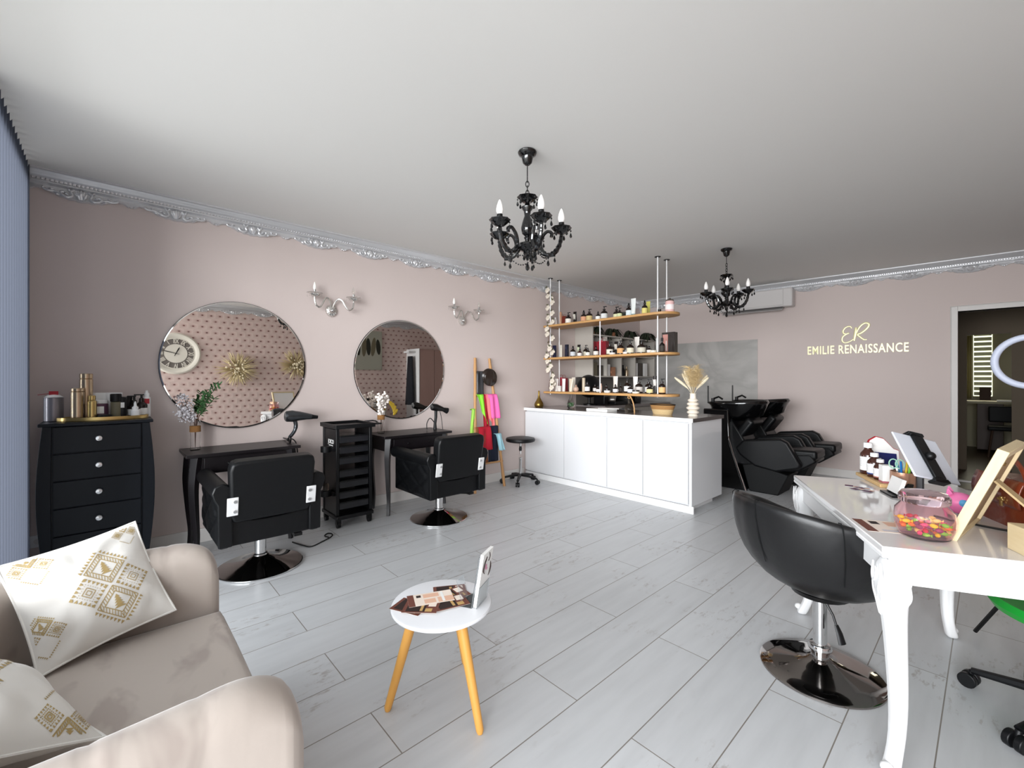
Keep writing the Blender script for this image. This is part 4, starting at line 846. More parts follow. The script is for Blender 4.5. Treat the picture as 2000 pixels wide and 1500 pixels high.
bot = [('tube', 1087, .162, .052, '#e2dcd6', '#e6e0da', 'white tube nearest the blossoms', 0), ('box', 1093, .07, .034, '#e8e4de', '#d0cac2', 'tiny white carton', 0), ('bag', 1099, .215, .12, '#8a1224', '#c04a58', 'crimson gift bag', 1),
 ('tube', 1101, .162, .050, '#e8e4e0', '#dcd6d0', 'white tube in front of the crimson bag', 0), ('tube', 1115, .162, .056, '#d3c5b0', '#d8ccb8', 'beige tube', 0), ('tube', 1120, .178, .05, '#ddd4c4', '#cfc2ae', 'pale beige tube standing behind', 1),
 ('ball', 1125, .085, .066, '#c9aa96', '#b08c76', 'round rose gold bottle', 0), ('cyl', 1140, .172, .038, '#bdae96', '#9c8c72', 'tall champagne can', 0), ('drop', 1147, .142, .060, '#2a2625', '#e9e8e4', 'dropper bottle with bright white label', 0),
 ('drop', 1162, .105, .050, DK, '#dedcd8', 'small dark dropper bottle', 1), ('drop', 1168, .085, .046, DK, '#eceae6', 'smallest dropper bottle', 0), ('vial', 1174, .105, .024, '#d8b7a4', '#e2c8b8', 'thin rose vial', 1),
 ('drop', 1184, .10, .05, DK, '#2b211c', 'plain black dropper bottle', 1), ('jar', 1186, .045, .072, '#191412', '#e8e6e2', 'low round jar', 0), ('tube', 1202, .19, .058, '#ddd6ce', '#8c7a70', 'tall off-white tube', 1),
 ('drop', 1202, .10, .056, DK, '#e6e6ea', 'small dropper bottle in front of the tall tube', 0), ('bottle', 1212, .115, .036, DK, '#4c4440', 'slender dark bottle', 1), ('pump', 1225, .165, .070, DK, '#e2e4e6', 'pump bottle with ice white label', 1),
 ('drop', 1231, .10, .060, DK, '#d9dce2', 'small dropper bottle with pale grey label', 0), ('tube', 1241, .185, .054, '#e2deda', '#cfcac4', 'tall white tube beside the wide pump bottle', 1), ('pump', 1248, .155, .080, '#251c18', '#cfc8c2', 'wide dark pump bottle', 1),
 ('jar', 1242, .036, .074, '#191412', '#efe9d8', 'flat white jar with dark lid', 0), ('pump', 1267, .155, .078, DK, '#d9d7d4', 'dark pump bottle with off-white label', 1), ('drop', 1269, .11, .064, DK, '#e4d49c', 'dropper bottle with pale yellow label', 0),
 ('dtube', 1280, .19, .05, '#16100e', '#d9d4ce', 'black tube with long white label', 1), ('pump', 1293, .16, .066, DK, '#e0b47c', 'pump bottle with apricot label', 0)]
ORD = ['first', 'second', 'third', 'fourth', 'fifth', 'sixth', 'seventh', 'eighth', 'ninth', 'tenth', 'eleventh', 'twelfth', 'thirteenth', 'fourteenth', 'fifteenth', 'sixteenth', 'seventeenth', 'eighteenth', 'nineteenth', 'twentieth', 'twenty-first', 'twenty-second', 'twenty-third', 'twenty-fourth', 'twenty-fifth', 'twenty-sixth']
CATS = {'pump': 'bottle', 'drop': 'bottle', 'bottle': 'bottle', 'tube': 'tube', 'dtube': 'tube', 'box': 'box', 'jar': 'jar', 'cyl': 'can', 'bag': 'bag', 'vial': 'bottle', 'ball': 'bottle', 'candle': 'candle', 'set': 'box'}
def shelf_x(u, y):        # horizontal place along the shelf measured on the photograph
    k = (u-1000)/855; dx = -0.738+k*0.6747; dy = 0.6747+k*0.738; return dx*y/dy
for items, z, nm in ((top, SZ[0], 'top'), (mid, SZ[1], 'middle'), (bot, SZ[2], 'bottom')):
    order = sorted(range(len(items)), key=lambda i: (items[i][1], i))
    for i, (k, u, h_, w_, c_, l_, d_, rear) in enumerate(items):
        y = 4.70 if rear else 4.555
        if k in ('bag', 'set'): y = 4.72
        if d_.startswith('slim pale grey can'): y = 4.66
        product(k, shelf_x(u, y), y, z, h_, w_, c_, l_, f'{d_}, {ORD[order.index(i)]} from left on {nm} hanging shelf', CATS[k], f'hair products on the {nm} hanging shelf')

# ---- open cabinet and plants on the mirror wall behind the counter
t = thing('wall_cabinet', 'pale open wall cabinet behind the hanging shelves', 'cabinet', (0, 0, 0))
mat('cabinet_pale', '#b9b3aa', 0.5); mat('cabinet_dark', '#4c463f', 0.6)
MB().box(WX+0.002, -3.93, 5.19, 5.21, 1.335, 2.10).obj('side_panel', 'cabinet_pale', t)
MB().box(WX+0.002, -3.93, 6.93, 6.95, 1.335, 1.95).obj('side_panel', 'cabinet_pale', t)
MB().box(WX+0.002, WX+0.012, 5.21, 6.93, 1.335, 1.98).obj('back_panel', 'cabinet_pale', t)
for y in (5.56, 5.95, 6.35): MB().box(WX+0.012, -3.94, y-0.009, y+0.009, 1.35, 1.95).obj('divider', 'cabinet_pale', t)
for z in (1.335, 1.66, 1.95): MB().box(WX+0.012, -3.935, 5.21, 6.93, z, z+0.018).obj('shelf_board', 'cabinet_pale', t)
r = random.Random(21); k = 0
SPOTS = [(5.33, 'red_plastic', .2, 'bag'), (5.48, 'cabinet_dark', .16, 'box'), (5.66, 'white_paper', .18, 'box'), (5.80, 'copper', .14, 'box'), (6.05, 'white_paper', .15, 'bottle'), (6.17, 'black_plastic', .18, 'bottle'), (6.27, 'champagne', .16, 'bottle'), (6.45, 'white_paper', .22, 'box'), (6.6, 'cabinet_dark', .22, 'box'), (6.75, 'white_paper', .22, 'box')]
for lv, z in (('lower', 1.353), ('upper', 1.678)):
    for n_, (y, m_, h_, kd) in enumerate(SPOTS):
        if lv == 'upper': m_ = {'red_plastic': 'red_plastic', 'copper': 'brown_bottle', 'black_plastic': 'champagne'}.get(m_, 'cabinet_dark' if n_ % 2 else 'white_paper'); h_ = h_*0.95
        elif m_ == 'red_plastic': m_ = 'olive_pack'
        b = MB(); nm = 'storage_box' if kd != 'bottle' else 'storage_bottle'
        if kd == 'bottle': b.lathe([(0.03, 0), (0.03, h_*0.6), (0.012, h_*0.75), (0.012, h_)], seg=12)
        else: b.box(-0.07, 0.07, -0.055, 0.055, 0, h_)
        cn = {'red_plastic': 'red', 'olive_pack': 'olive', 'cabinet_dark': 'dark grey', 'white_paper': 'white', 'copper': 'copper', 'black_plastic': 'black', 'champagne': 'beige', 'brown_bottle': 'brown'}[m_]
        o = b.obj(nm, m_, None, bevel=0.003); o.location = (-4.06, y, z)
        tag(o, f'{cn} {"bottle" if kd=="bottle" else "box"}, {ORD[n_]} from left on the {lv} wall cabinet shelf', 'bottle' if kd == 'bottle' else 'box', 'stored items in the wall cabinet')
dg = mat('dark_leaf', '#26301f', 0.6)
for n_, (y, sp) in enumerate(((5.42, 0.17), (5.85, 0.24), (6.35, 0.26), (6.85, 0.24))):
    t = thing('trailing_plant', f'dark leafy plant, {ORD[n_]} from left on top of the wall cabinet', 'plant', (-4.05, y, 1.97), 0, 'plants on the wall cabinet')
    MB().lathe([(0, 0), (0.045, 0), (0.055, 0.07), (0.05, 0.07), (0, 0.06)], seg=16).obj('pot', 'terracotta' if n_ < 2 else 'cabinet_dark', t)
    b = MB()
    for i in range(34):
        a = r.random()*6.28; el = r.uniform(0.1, 1.2); l_ = sp*r.uniform(0.6, 1.05); d = Vector((math.cos(a)*0.5+0.18, math.sin(a), 0)); 
        P_ = bez([(0, 0, 0.05), d*l_*0.5+Vector((0, 0, 0.07+0.05*el)), d*l_+Vector((0, 0, -0.06+0.08*el))], 4); P_ = [Vector((min(max(p.x, -0.18), 0.18), p.y, min(max(p.z, -0.15), 0.3))) for p in P_]; n = len(P_)
        b.tube(P_, [0.004+0.012*math.sin(PI*min(1, k_/(n-1))) for k_ in range(n)], 4, flat=0.2)
    b.obj('foliage', dg, t)
# low cabinet run and things on it
t = thing('low_cabinet', 'white low cabinet with worktop along the wall behind the counter', 'cabinet', (0, 0, 0))
MB().box(WX+0.008, -3.70, 5.15, 6.95, 0.08, 0.88).obj('body', 'cabinet_pale', t); MB().box(WX+0.008, -3.66, 5.13, 6.96, 0.88, 0.92).obj('worktop', 'counter_grey', t)
MB().box(WX+0.008, -3.74, 5.17, 6.93, 0, 0.08).obj('plinth', 'cabinet_dark', t)
for i in range(3): MB().box(-3.70, -3.682, 5.155+i*0.598, 5.745+i*0.598, 0.1, 0.87).obj('door_panel', 'cabinet_pale', t, bevel=0.002)
struct(MB().box(WX, WX+0.006, 5.21, 6.98, 0.92, 1.33).obj('trim_6', mat('splash_grey', '#77726c', 0.4)), 'grey splashback behind the low cabinet')
t = thing('towel_steamer', 'silver domed towel steamer standing on the low cabinet behind counter', 'steamer', (-3.92, 5.72, 0.92))
MB().box(-0.16, 0.16, -0.2, 0.2, 0, 0.05).obj('steamer_base', 'black_plastic', t, bevel=0.01)
b = MB(); b.grid(lambda u, v: (-0.16+0.32*v, -0.2*math.cos(u*PI), 0.05+0.14*math.sin(u*PI)**0.8), 20, 2); b.obj('dome_lid', mat('steel_dull', '#8d8882', 0.25, 0.8), t, solid=0.004)
b = MB(); b.tube(bez([(-0.05, 0.05, 0.18), (0, 0.08, 0.22), (0.05, 0.1, 0.17)], 4), 0.007, 6); b.obj('lid_handle', 'steel_white', t)
t = thing('round_hood', 'big round black hair hood behind the bottom hanging shelf', 'hair hood', (-4.0, 5.20, 0.92))
MB().lathe([(0.09, 0), (0.09, 0.02), (0.02, 0.03), (0.02, 0.16)], seg=20).obj('hood_stand', 'black_metal', t)
b = MB(); b.ball((0.0, 0.0, 0.28), (0.15, 0.20, 0.17), 24, 14); b.obj('hood_shell', 'black_plastic', t)
for n_, (y, h_, lb) in enumerate(((5.42, 0.2, 'black water boiler behind the counter, left of the steamer'), (6.02, 0.17, 'black coffee machine right of the silver steamer'), (6.30, 0.13, 'black small appliance right of the coffee machine'))):
    t = thing('small_appliance', lb, 'appliance', (-3.95, y, 0.92))
    MB().box(-0.1, 0.1, -0.08 if n_ else -0.05, 0.08 if n_ else 0.05, 0, h_).obj('housing', 'black_plastic', t, bevel=0.012)
    MB().box(0.1, 0.108, -0.05, 0.05, h_*0.6, h_*0.85).obj('control_panel', 'cabinet_dark', t)
# ================================================================ rear wall
# air conditioner
t = thing('air_conditioner', 'white wall air conditioner under the silver cornice of the rear wall', 'air conditioner', (-2.36, back_y(-2.36)-0.004, 2.45), BA)
MB().box(-0.49, 0.49, -0.19, 0, -0.125, 0.135).obj('housing', mat('ac_white', '#cfcbc9', 0.4), t, bevel=0.02, seg=3)
MB().box(-0.43, 0.38, -0.20, -0.188, -0.10, 0.12).obj('front_panel', 'ac_white', t, bevel=0.004)
b = MB(); b.cbox((-0.03, -0.15, -0.145), (0.80, 0.10, 0.014), rot(0.5, 'X')); b.obj('air_flap', mat('ac_grey', '#a5a19f', 0.4), t, bevel=0.003)
MB().box(-0.42, 0.37, -0.17, -0.05, -0.1275, -0.12).obj('air_slot', 'black_plastic', t)

# wall lettering
mat('gold_letter', '#e6dfae', 0.35, 0.25)
t = thing('wall_lettering', 'pale gold shop name with monogram on the pink rear wall', 'lettering', (-1.203, back_y(-1.203), 1.70), BA)
b = MB(); text_mesh(b, 'EMILIE RENAISSANCE', 0.158, facing((0, -0.004, 0), (1, 0, 0)), 0.004, 0.0018, 1.0, space=1.1)
o = b.obj('shop_name', 'gold_letter', t)
xs_ = [v[0] for v in b.v]; zs_ = [v[2] for v in b.v]; sx = 1.045/(max(xs_)-min(xs_)); sz = 0.115/(max(zs_)-min(zs_))
for v in o.data.vertices: v.co.x = (v.co.x-(max(xs_)+min(xs_))/2)*sx; v.co.z = (v.co.z-(max(zs_)+min(zs_))/2)*sz
b = MB()
E1 = [(0.075, 0.205), (0.068, 0.225), (0.045, 0.232), (0.010, 0.215), (-0.010, 0.175), (-0.003, 0.145), (0.022, 0.135), (0.050, 0.145), (0.020, 0.130), (-0.012, 0.100), (-0.020, 0.055), (0.0, 0.022), (0.035, 0.022), (0.075, 0.045), (0.105, 0.075)]
R1 = [(0.118, 0.215), (0.112, 0.13), (0.100, 0.038)]
R2 = [(0.108, 0.075), (0.125, 0.15), (0.160, 0.225), (0.205, 0.262), (0.240, 0.250), (0.238, 0.215), (0.205, 0.170), (0.165, 0.135), (0.135, 0.118), (0.160, 0.085), (0.195, 0.050), (0.222, 0.050)]
for P_, r0 in ((E1, 0.0105), (R1, 0.015), (R2, 0.0125)):
    pp = bez([((x-0.11)*1.06, -0.005, z+0.068) for x, z in P_], 7); n = len(pp)
    b.tube(pp, [r0*(0.55+0.6*math.sin(PI*(0.08+0.84*i/(n-1)))) for i in range(n)], 8)
b.v = [(x, -0.002+(y+0.002)*0.5, z) for x, y, z in b.v]
b.obj('monogram', 'gold_letter', t)

# wash units
def wash_unit(y, label):
    t = thing('wash_unit', label, 'wash unit', (0.0, y, 0), 0, 'black backwash units on the rear wall')
    bl = 'black_leather'
    b = MB(); b.prism([(-2.42, 0.0), (-1.93, 0.0), (-2.10, 0.55), (-2.12, 0.94), (-2.42, 0.94)], 'y', -0.24, 0.24); b.obj('pedestal', 'black_gloss', t, bevel=0.015)
    for s in (-1, 1):
        b = MB(); b.tube([(-2.115, s*0.247, 0.62), (-2.05, s*0.249, 0.40), (-1.915, s*0.25, 0.01)], [0.008, 0.012, 0.02], 8, flat=0.5); b.obj('chrome_strip', 'chrome', t)
    # ceramic bowl
    def bowl(u, v):
        a = u*2*PI; k = [1.0, 1.03, 0.97, 0.80, 0.45, 0.0][round(v*5)]; zz = [1.02, 1.0, 0.985, 0.86, 0.80, 0.79][round(v*5)]
        cx_ = -2.13+0.04*v; ex = 0.32; ey = 0.255
        x = cx_+ex*k*math.cos(a)*(1.0 if math.cos(a) < 0 else 1.12); z = zz+0.035*max(0, math.cos(a))*(1-v)
        return (x, ey*k*math.sin(a), z)
    b = MB(); b.grid(bowl, 48, 5, closeu=True)
    def inner(u, v):
        a = u*2*PI; k = [1.0, 0.93, 0.86, 0.60, 0.0][round(v*4)]; zz = [1.02, 1.015, 0.95, 0.88, 0.86][round(v*4)]
        return (-2.13+0.32*k*math.cos(a)*(1.0 if math.cos(a) < 0 else 1.12), 0.255*k*math.sin(a), zz+0.035*max(0, math.cos(a))*(1-v))
    b.grid(inner, 48, 4, closeu=True); b.obj('wash_bowl', 'black_gloss', t, sharp=70)
    b = MB(); b.cyl((-2.40, 0.0, 1.0), (-2.40, 0, 1.06), 0.02); b.cyl((-2.41, -0.12, 1.0), (-2.41, -0.12, 1.22), 0.008); b.tube([(-2.40, 0, 1.05), (-2.33, 0, 1.08), (-2.28, 0, 1.05)], 0.012, 8); b.obj('tap', 'black_metal', t)
    SH = Matrix.Translation((-0.10, 0, 0))
    # chair body
    b = MB(); b.T = SH; b.prism([(-1.80, 0.0), (-1.50, 0.0), (-1.40, 0.24), (-1.75, 0.33), (-1.88, 0.30)], 'y', -0.20, 0.20); b.obj('chair_base', 'black_fabric', t, bevel=0.012)
    b = MB(); b.T = SH; b.prism([(-1.99, 0.30), (-1.80, 0.28), (-1.50, 0.26), (-1.30, 0.30), (-1.14, 0.42), (-1.20, 0.50), (-1.50, 0.46), (-1.78, 0.44), (-1.90, 0.66), (-2.02, 0.84), (-2.10, 0.82), (-2.08, 0.5)], 'y', -0.185, 0.185)
    b.obj('seat_shell', bl, t, bevel=0.02)
    b = MB(); b.T = SH @ Matrix.Translation((-1.88, 0, 0.72)) @ Matrix.Rotation(math.radians(36), 4, 'Y'); b.box(-0.045, 0.06, -0.18, 0.18, -0.24, 0.14); b.obj('back_cushion', bl, t, bevel=0.035, seg=4)
    b = MB(); b.T = SH @ Matrix.Translation((-1.40, 0, 0.47)) @ Matrix.Rotation(math.radians(-2), 4, 'Y'); b.box(-0.30, 0.26, -0.18, 0.18, -0.04, 0.06); b.obj('seat_cushion', bl, t, bevel=0.03, seg=4)
    for s in (-1, 1):
        b = MB(); b.T = SH; b.prism([(-1.93, 0.50), (-1.84, 0.60), (-1.46, 0.645), (-1.39, 0.61), (-1.265, 0.385), (-1.28, 0.34), (-1.50, 0.275), (-1.72, 0.31), (-1.88, 0.42)], 'y', s*0.185, s*0.275)
        b.obj('armrest', bl, t, bevel=0.022, seg=3)
    return t
w1 = wash_unit(5.68, 'black backwash chair and basin nearer the white counter end')
dup(w1, (0.02, 6.40, 0), 0, 'black backwash chair and basin farther from the counter, nearer the rear wall')

# chandeliers
t = thing('chandelier', 'large black five-arm chandelier hanging nearest in the middle of ceiling', 'chandelier', (-1.908, 1.871, H), math.radians(47.57), 'black five-arm chandeliers')
bk = 'black_gloss'; r = random.Random(4)
MB().lathe([(0.0, 0), (0.052, -0.001), (0.055, -0.008), (0.050, -0.022), (0.034, -0.034), (0.026, -0.072), (0.012, -0.085), (0.0, -0.086)], seg=28).obj('ceiling_canopy', bk, t)
b = MB(); z = -0.085; b.cyl((0, 0, -0.085), (0, 0, -0.165), 0.0035, seg=6); z = -0.16; k = 0
while z > -0.285:
    q = [(0.010*math.cos(a)*(1 if k % 2 else 0), 0.010*math.cos(a)*(0 if k % 2 else 1), z-0.014+0.019*math.sin(a)) for a in [i*PI/5 for i in range(10)]]; b.tube(q, 0.0028, 5, closed=True); z -= 0.028; k += 1
b.obj('chain', bk, t)
scal = lambda n, a_: (lambda a, zz: 1+a_*math.cos(a*n))
MB().lathe([(0.0, -0.315), (0.012, -0.318), (0.03, -0.312), (0.045, -0.298), (0.058, -0.283), (0.054, -0.283), (0.03, -0.302), (0, -0.305)], seg=30, wob=scal(8, 0.05)).obj('top_dish', bk, t)
MB().lathe([(0.0, -0.29), (0.012, -0.32), (0.018, -0.335), (0.034, -0.345), (0.034, -0.352), (0.020, -0.372), (0.017, -0.40), (0.030, -0.44), (0.037, -0.475), (0.030, -0.51), (0.014, -0.525), (0.020, -0.535), (0.012, -0.55), (0.030, -0.565), (0.055, -0.575), (0.062, -0.59), (0.05, -0.61), (0.025, -0.62), (0.014, -0.64), (0.018, -0.655), (0.0, -0.67)], seg=28).obj('central_column', bk, t)
def drop(parent, x, y, z, s=1.0, nm='pendant'):
    b = MB(); b.cyl((x, y, z), (x, y, z-0.010*s), 0.0012, seg=4); b.ball((x, y, z-0.016*s), 0.0062*s, 7, 5); b.cyl((x, y, z-0.02*s), (x, y, z-0.03*s), 0.001, seg=4)
    b.lathe([(0.0, z-0.068*s), (0.007*s, z-0.062*s), (0.0095*s, z-0.054*s), (0.006*s, z-0.040*s), (0.0, z-0.028*s)], c=(x, y), seg=7); b.obj(nm, bk, parent, sharp=20)
for i in range(8):
    a = i*PI/4; drop(t, 0.056*math.cos(a), 0.056*math.sin(a), -0.286, 0.8)
AZ = [math.radians(q) for q in (-142, -70, 2, 74, 146)]
for a in AZ:
    c, s_ = math.cos(a), math.sin(a)
    def cp(r_, z_, side=0): return (r_*c-side*s_, r_*s_+side*c, z_)
    b = MB(); P_ = bez([cp(0.02, -0.575), cp(0.055, -0.595), cp(0.10, -0.635), cp(0.145, -0.635), cp(0.180, -0.59), cp(0.195, -0.535), cp(0.197, -0.50)], 5); n = len(P_)
    b.tube(P_, [0.0155-0.006*abs(2*i/(n-1)-1)+0.002*math.sin(i*2.2) for i in range(n)], 8); arm = b.obj('arm', bk, t)
    b = MB()      # upper scroll and leaf curls
    b.tube(bez([cp(0.10, -0.635), cp(0.075, -0.585), cp(0.085, -0.53), cp(0.115, -0.495), cp(0.140, -0.505), cp(0.138, -0.53)], 5), [0.011]*12+[0.010]*14, 7)
    for q in (0.35, 0.5, 0.65, 0.8): p = P_[int(q*(n-1))]; b.ball(p+Vector((0, 0, 0.012)), (0.011, 0.011, 0.008), 6, 4)
    b.obj('scroll', bk, arm)
    cc = (0.197*c, 0.197*s_)
    MB().lathe([(0.0, -0.512), (0.012, -0.51), (0.03, -0.502), (0.045, -0.488), (0.057, -0.470), (0.053, -0.470), (0.035, -0.488), (0.0, -0.497)], c=cc, seg=24, wob=scal(8, 0.06)).obj('drip_cup', bk, arm)
    MB().lathe([(0.016, -0.495), (0.016, -0.438)], c=cc, seg=14).obj('candle_socket', 'black_metal', arm)
    MB().lathe([(0.010, -0.440), (0.0185, -0.425), (0.020, -0.41), (0.016, -0.385), (0.007, -0.358), (0.0, -0.348)], c=cc, seg=16).obj('bulb', mat('bulb_frost', '#f2eeea', 0.3, emit='#ffffff', es=0.04), arm)
    for k in range(5):
        a2 = a+(k-2)*1.15; drop(arm, cc[0]+0.054*math.cos(a2), cc[1]+0.054*math.sin(a2), -0.476, 0.85)
    drop(arm, *cp(0.12, -0.642), 1.0); drop(arm, *cp(0.158, -0.632), 0.8)
    b = MB(); a2 = a+2*PI/5         # bead swag to the next arm
    for k in range(11):
        f = k/10; p = Vector(cp(0.13, -0.63)).lerp(Vector((0.13*math.cos(a2), 0.13*math.sin(a2), -0.63)), f); p.z -= 0.045*math.sin(PI*f); b.ball(p, 0.0052, 6, 4)
    b.obj('bead_swag', bk, t)
drop(t, 0, 0, -0.645, 1.4)
for i in range(5): a = AZ[i]+0.6; drop(t, 0.055*math.cos(a), 0.055*math.sin(a), -0.60, 0.9)
ch1 = t; t.scale = (1.06, 1.06, 0.985)
dup(ch1, (-1.899, 4.83, H), math.radians(47.57+28), 'smaller looking black five-arm chandelier hanging farther back near the air conditioner')
# ================================================================ reception table
TD = Vector((0.8895, 0.457, 0)); TL = Vector((-0.457, 0.8895, 0))      # short side / long side directions
TA = math.atan2(TD.y, TD.x)
t = thing('reception_table', 'white carved-leg reception table with glossy top at the right', 'table', (-0.237, 1.84, 0), TA)
TW, TLn, TH = 0.71, 1.125, 0.76      # local: x along the short side, y along the long side
MB().box(0, TW, 0, TLn, TH-0.022, TH).obj('table_top', mat('table_gloss', '#dedcdb', 0.1, coat=0.4), t, bevel=0.003)
MB().box(0.0, TW, 0, TLn, TH-0.038, TH-0.022).obj('top_moulding', 'white_satin', t, bevel=0.004)
b = MB(); i_ = 0.025
b.box(i_, TW-i_, i_, i_+0.02, TH-0.125, TH-0.036); b.box(i_, TW-i_, TLn-i_-0.02, TLn-i_, TH-0.125, TH-0.036); b.box(i_, i_+0.02, i_, TLn-i_, TH-0.125, TH-0.036); b.box(TW-i_-0.02, TW-i_, i_, TLn-i_, TH-0.125, TH-0.036)
b.obj('apron', 'white_satin', t, bevel=0.002)
for sx, sy, cx_, cy_ in ((-1, -1, 0.05, 0.05), (1, -1, TW-0.05, 0.05), (-1, 1, 0.05, TLn-0.05), (1, 1, TW-0.05, TLn-0.05)):
    # cabriole leg: square-ish sections with a rounded knee
    sec = [(0.720, 0.0, 0.040), (0.66, 0.006, 0.044), (0.62, 0.012, 0.046), (0.585, 0.010, 0.041), (0.54, 0.003, 0.034), (0.45, -0.004, 0.030), (0.34, -0.012, 0.0275), (0.22, -0.018, 0.025), (0.12, -0.014, 0.022), (0.05, 0.004, 0.021), (0.02, 0.016, 0.024), (0.0, 0.02, 0.022)]
    b = MB(); N_ = 24; vs = []; fs = []
    for z, o_, hw in sec:
        for k in range(N_):
            a = 2*PI*k/N_; c, s_ = math.cos(a), math.sin(a); m_ = (abs(c)**3.2+abs(s_)**3.2)**(-1/3.2); fl = 1-0.06*math.cos(a*8)**2*(1 if 0.08 < z < 0.6 else 0)
            vs.append((cx_+sx*o_+hw*c*m_*fl, cy_+sy*o_+hw*s_*m_*fl, z))
    for j in range(len(sec)-1):
        for k in range(N_): fs.append((j*N_+k, j*N_+(k+1) % N_, (j+1)*N_+(k+1) % N_, (j+1)*N_+k))
    fs.append(tuple(range(N_))); fs.append(tuple((len(sec)-1)*N_+k for k in range(N_))); b.add(vs, fs)
    lg = b.obj('leg', 'white_satin', t, sub=1, sharp=80)
    b = MB()      # carved acanthus on the two outer faces and the toe scroll
    for ax in (0, 1):
        def q(a, z, out=0.0):      # a runs across the face
            return (cx_+sx*(0.050+out), cy_+sy*(a*0.8+0.006), z) if ax else (cx_+sx*(a*0.8+0.006), cy_+sy*(0.050+out), z)
        for cv in ([(0.04, 0.70), (0.045, 0.66), (0.03, 0.625), (0.008, 0.60), (0.0, 0.56), (-0.002, 0.52)], [(-0.03, 0.69), (-0.035, 0.65), (-0.02, 0.63), (0.0, 0.64), (0.004, 0.665), (-0.01, 0.675)], [(0.035, 0.63), (0.04, 0.60), (0.028, 0.57)], [(-0.034, 0.64), (-0.036, 0.60), (-0.022, 0.57), (-0.012, 0.52)]):
            pp = bez([q(a, z, 0.001 if z > 0.6 else -0.004-(0.6-z)*0.1) for a, z in cv], 4); b.tube(pp, [0.0025+0.0045*math.sin(PI*k/(len(pp)-1)) for k in range(len(pp))], 6)
    b.obj('carving', 'white_satin', lg)
    b = MB(); b.ball((cx_+sx*0.03, cy_+sy*0.03, 0.035), (0.02, 0.02, 0.016), 10, 6); b.obj('toe_scroll', 'white_satin', lg)
def tp(x, y, z=0.0):      # table-local to world
    p = Vector((-0.237, 1.84, TH+z))+TD*x+TL*y; return (p.x, p.y, p.z)
def loc_of(wx, wy): v = Vector((wx+0.237, wy-1.84, 0)); return v.dot(TD), v.dot(TL)

# bottles on a bamboo board
bd = thing('bamboo_board', 'bamboo riser board carrying the brown bottles on the reception table', 'board', (-0.405, 2.985, TH), math.radians(-62.5))
MB().box(-0.155, 0.155, -0.045, 0.045, 0.0, 0.018).obj('board', mat('bamboo_board', '#cfae7c', 0.5, noise=(10, '#b98f58', 0.5, (1, 14, 14))), bd, bevel=0.004)
def medbottle(name, along, h, r, label, band):
    a = math.radians(-62.5); x = -0.405+along*math.cos(a); y = 2.985+along*math.sin(a)
    t = thing(name, label, 'bottle', (x, y, TH+0.018), math.radians(-60), 'brown bottles on the bamboo board')
    MB().lathe([(r*0.92, 0), (r, 0.004), (r, h*0.58), (r*0.93, h*0.66), (r*0.6, h*0.76), (r*0.46, h*0.80), (r*0.46, h*0.86)], seg=30).obj('bottle_body', 'amber_glass', t)
    MB().lathe([(r*0.56, h*0.845), (r*0.58, h*0.85), (r*0.56, h*0.99), (r*0.52, h)], seg=24).obj('cap', 'white_satin', t)
    b = MB()
    def arc(z0, z1, rr, m): b.k = m; b.grid(lambda u, v: (rr*math.cos(-PI*0.95+u*PI*1.15), rr*math.sin(-PI*0.95+u*PI*1.15), z0+(z1-z0)*v), 20, 1)
    arc(h*0.13, h*0.56, r*1.01, 0); arc(h*0.13, h*0.18, r*1.014, 1)
    b.k = 2
    for i in range(5): arc(h*(0.27+i*0.05), h*(0.278+i*0.05), r*1.016, 2)
    b.obj('paper_label', ['white_paper', band, mat('grey_print', '#8d9096', 0.7)], t)
medbottle('medicine_bottle', -0.115, 0.172, 0.036, 'tallest brown bottle with white cap on the bamboo board', 'white_paper')
medbottle('medicine_bottle', -0.035, 0.128, 0.032, 'middle sized brown bottle with blue-banded label on the board', mat('blue_band', '#243a78', 0.5))
medbottle('medicine_bottle', 0.035, 0.106, 0.028, 'smallest brown bottle with white cap on the board', mat('rose_band', '#c08074', 0.5))
a_ = math.radians(-62.5)
t = thing('small_carton', 'narrow white carton with pink foot at the board end', 'box', (-0.405+0.10*math.cos(a_), 2.985+0.10*math.sin(a_), TH+0.018), a_)
MB().box(-0.022, 0.022, -0.022, 0.022, 0.008, 0.088).obj('carton', 'white_paper', t); MB().box(-0.0225, 0.0225, -0.0225, 0.0225, 0, 0.009).obj('pink_foot', mat('dusty_rose', '#a8606a', 0.5), t)

# card display standing behind
t = thing('counter_display', 'white display card with dark blue panel leaning behind the pencil cup', 'display card', (-0.40, 3.14, TH), math.radians(35))
def outline(s=1.0, dz=0): return [(x*s, z*s+dz) for x, z in ((-0.085, 0.0), (-0.082, 0.08), (-0.070, 0.165), (-0.052, 0.205), (-0.02, 0.225), (0.015, 0.215), (0.04, 0.185), (0.06, 0.16), (0.085, 0.15), (0.085, 0.0))]
b = MB(); b.T = Matrix.Rotation(math.radians(-8), 4, 'X'); b.prism(outline(), 'y', 0, 0.016); b.obj('red_backing', 'red_plastic', t)
b = MB(); b.T = Matrix.Rotation(math.radians(-8), 4, 'X'); b.prism(outline(0.97, 0.002), 'y', -0.002, 0); b.obj('white_front', 'white_paper', t)
nb = mat('display_blue', '#161f5c', 0.4)
b = MB(); b.T = Matrix.Rotation(math.radians(-8), 4, 'X'); b.prism([(-0.07, 0.01), (-0.062, 0.14), (0.07, 0.13), (0.07, 0.01)], 'y', -0.0035, -0.002); b.obj('blue_panel', nb, t)
b = MB(); b.T = Matrix.Rotation(math.radians(-8), 4, 'X')
for i, w_ in enumerate((0.035, 0.05, 0.042, 0.03)): b.box(-0.055, -0.055+w_, -0.0045, -0.0035, 0.118-i*0.02, 0.124-i*0.02)
b.obj('printed_lines', 'white_paper', t)

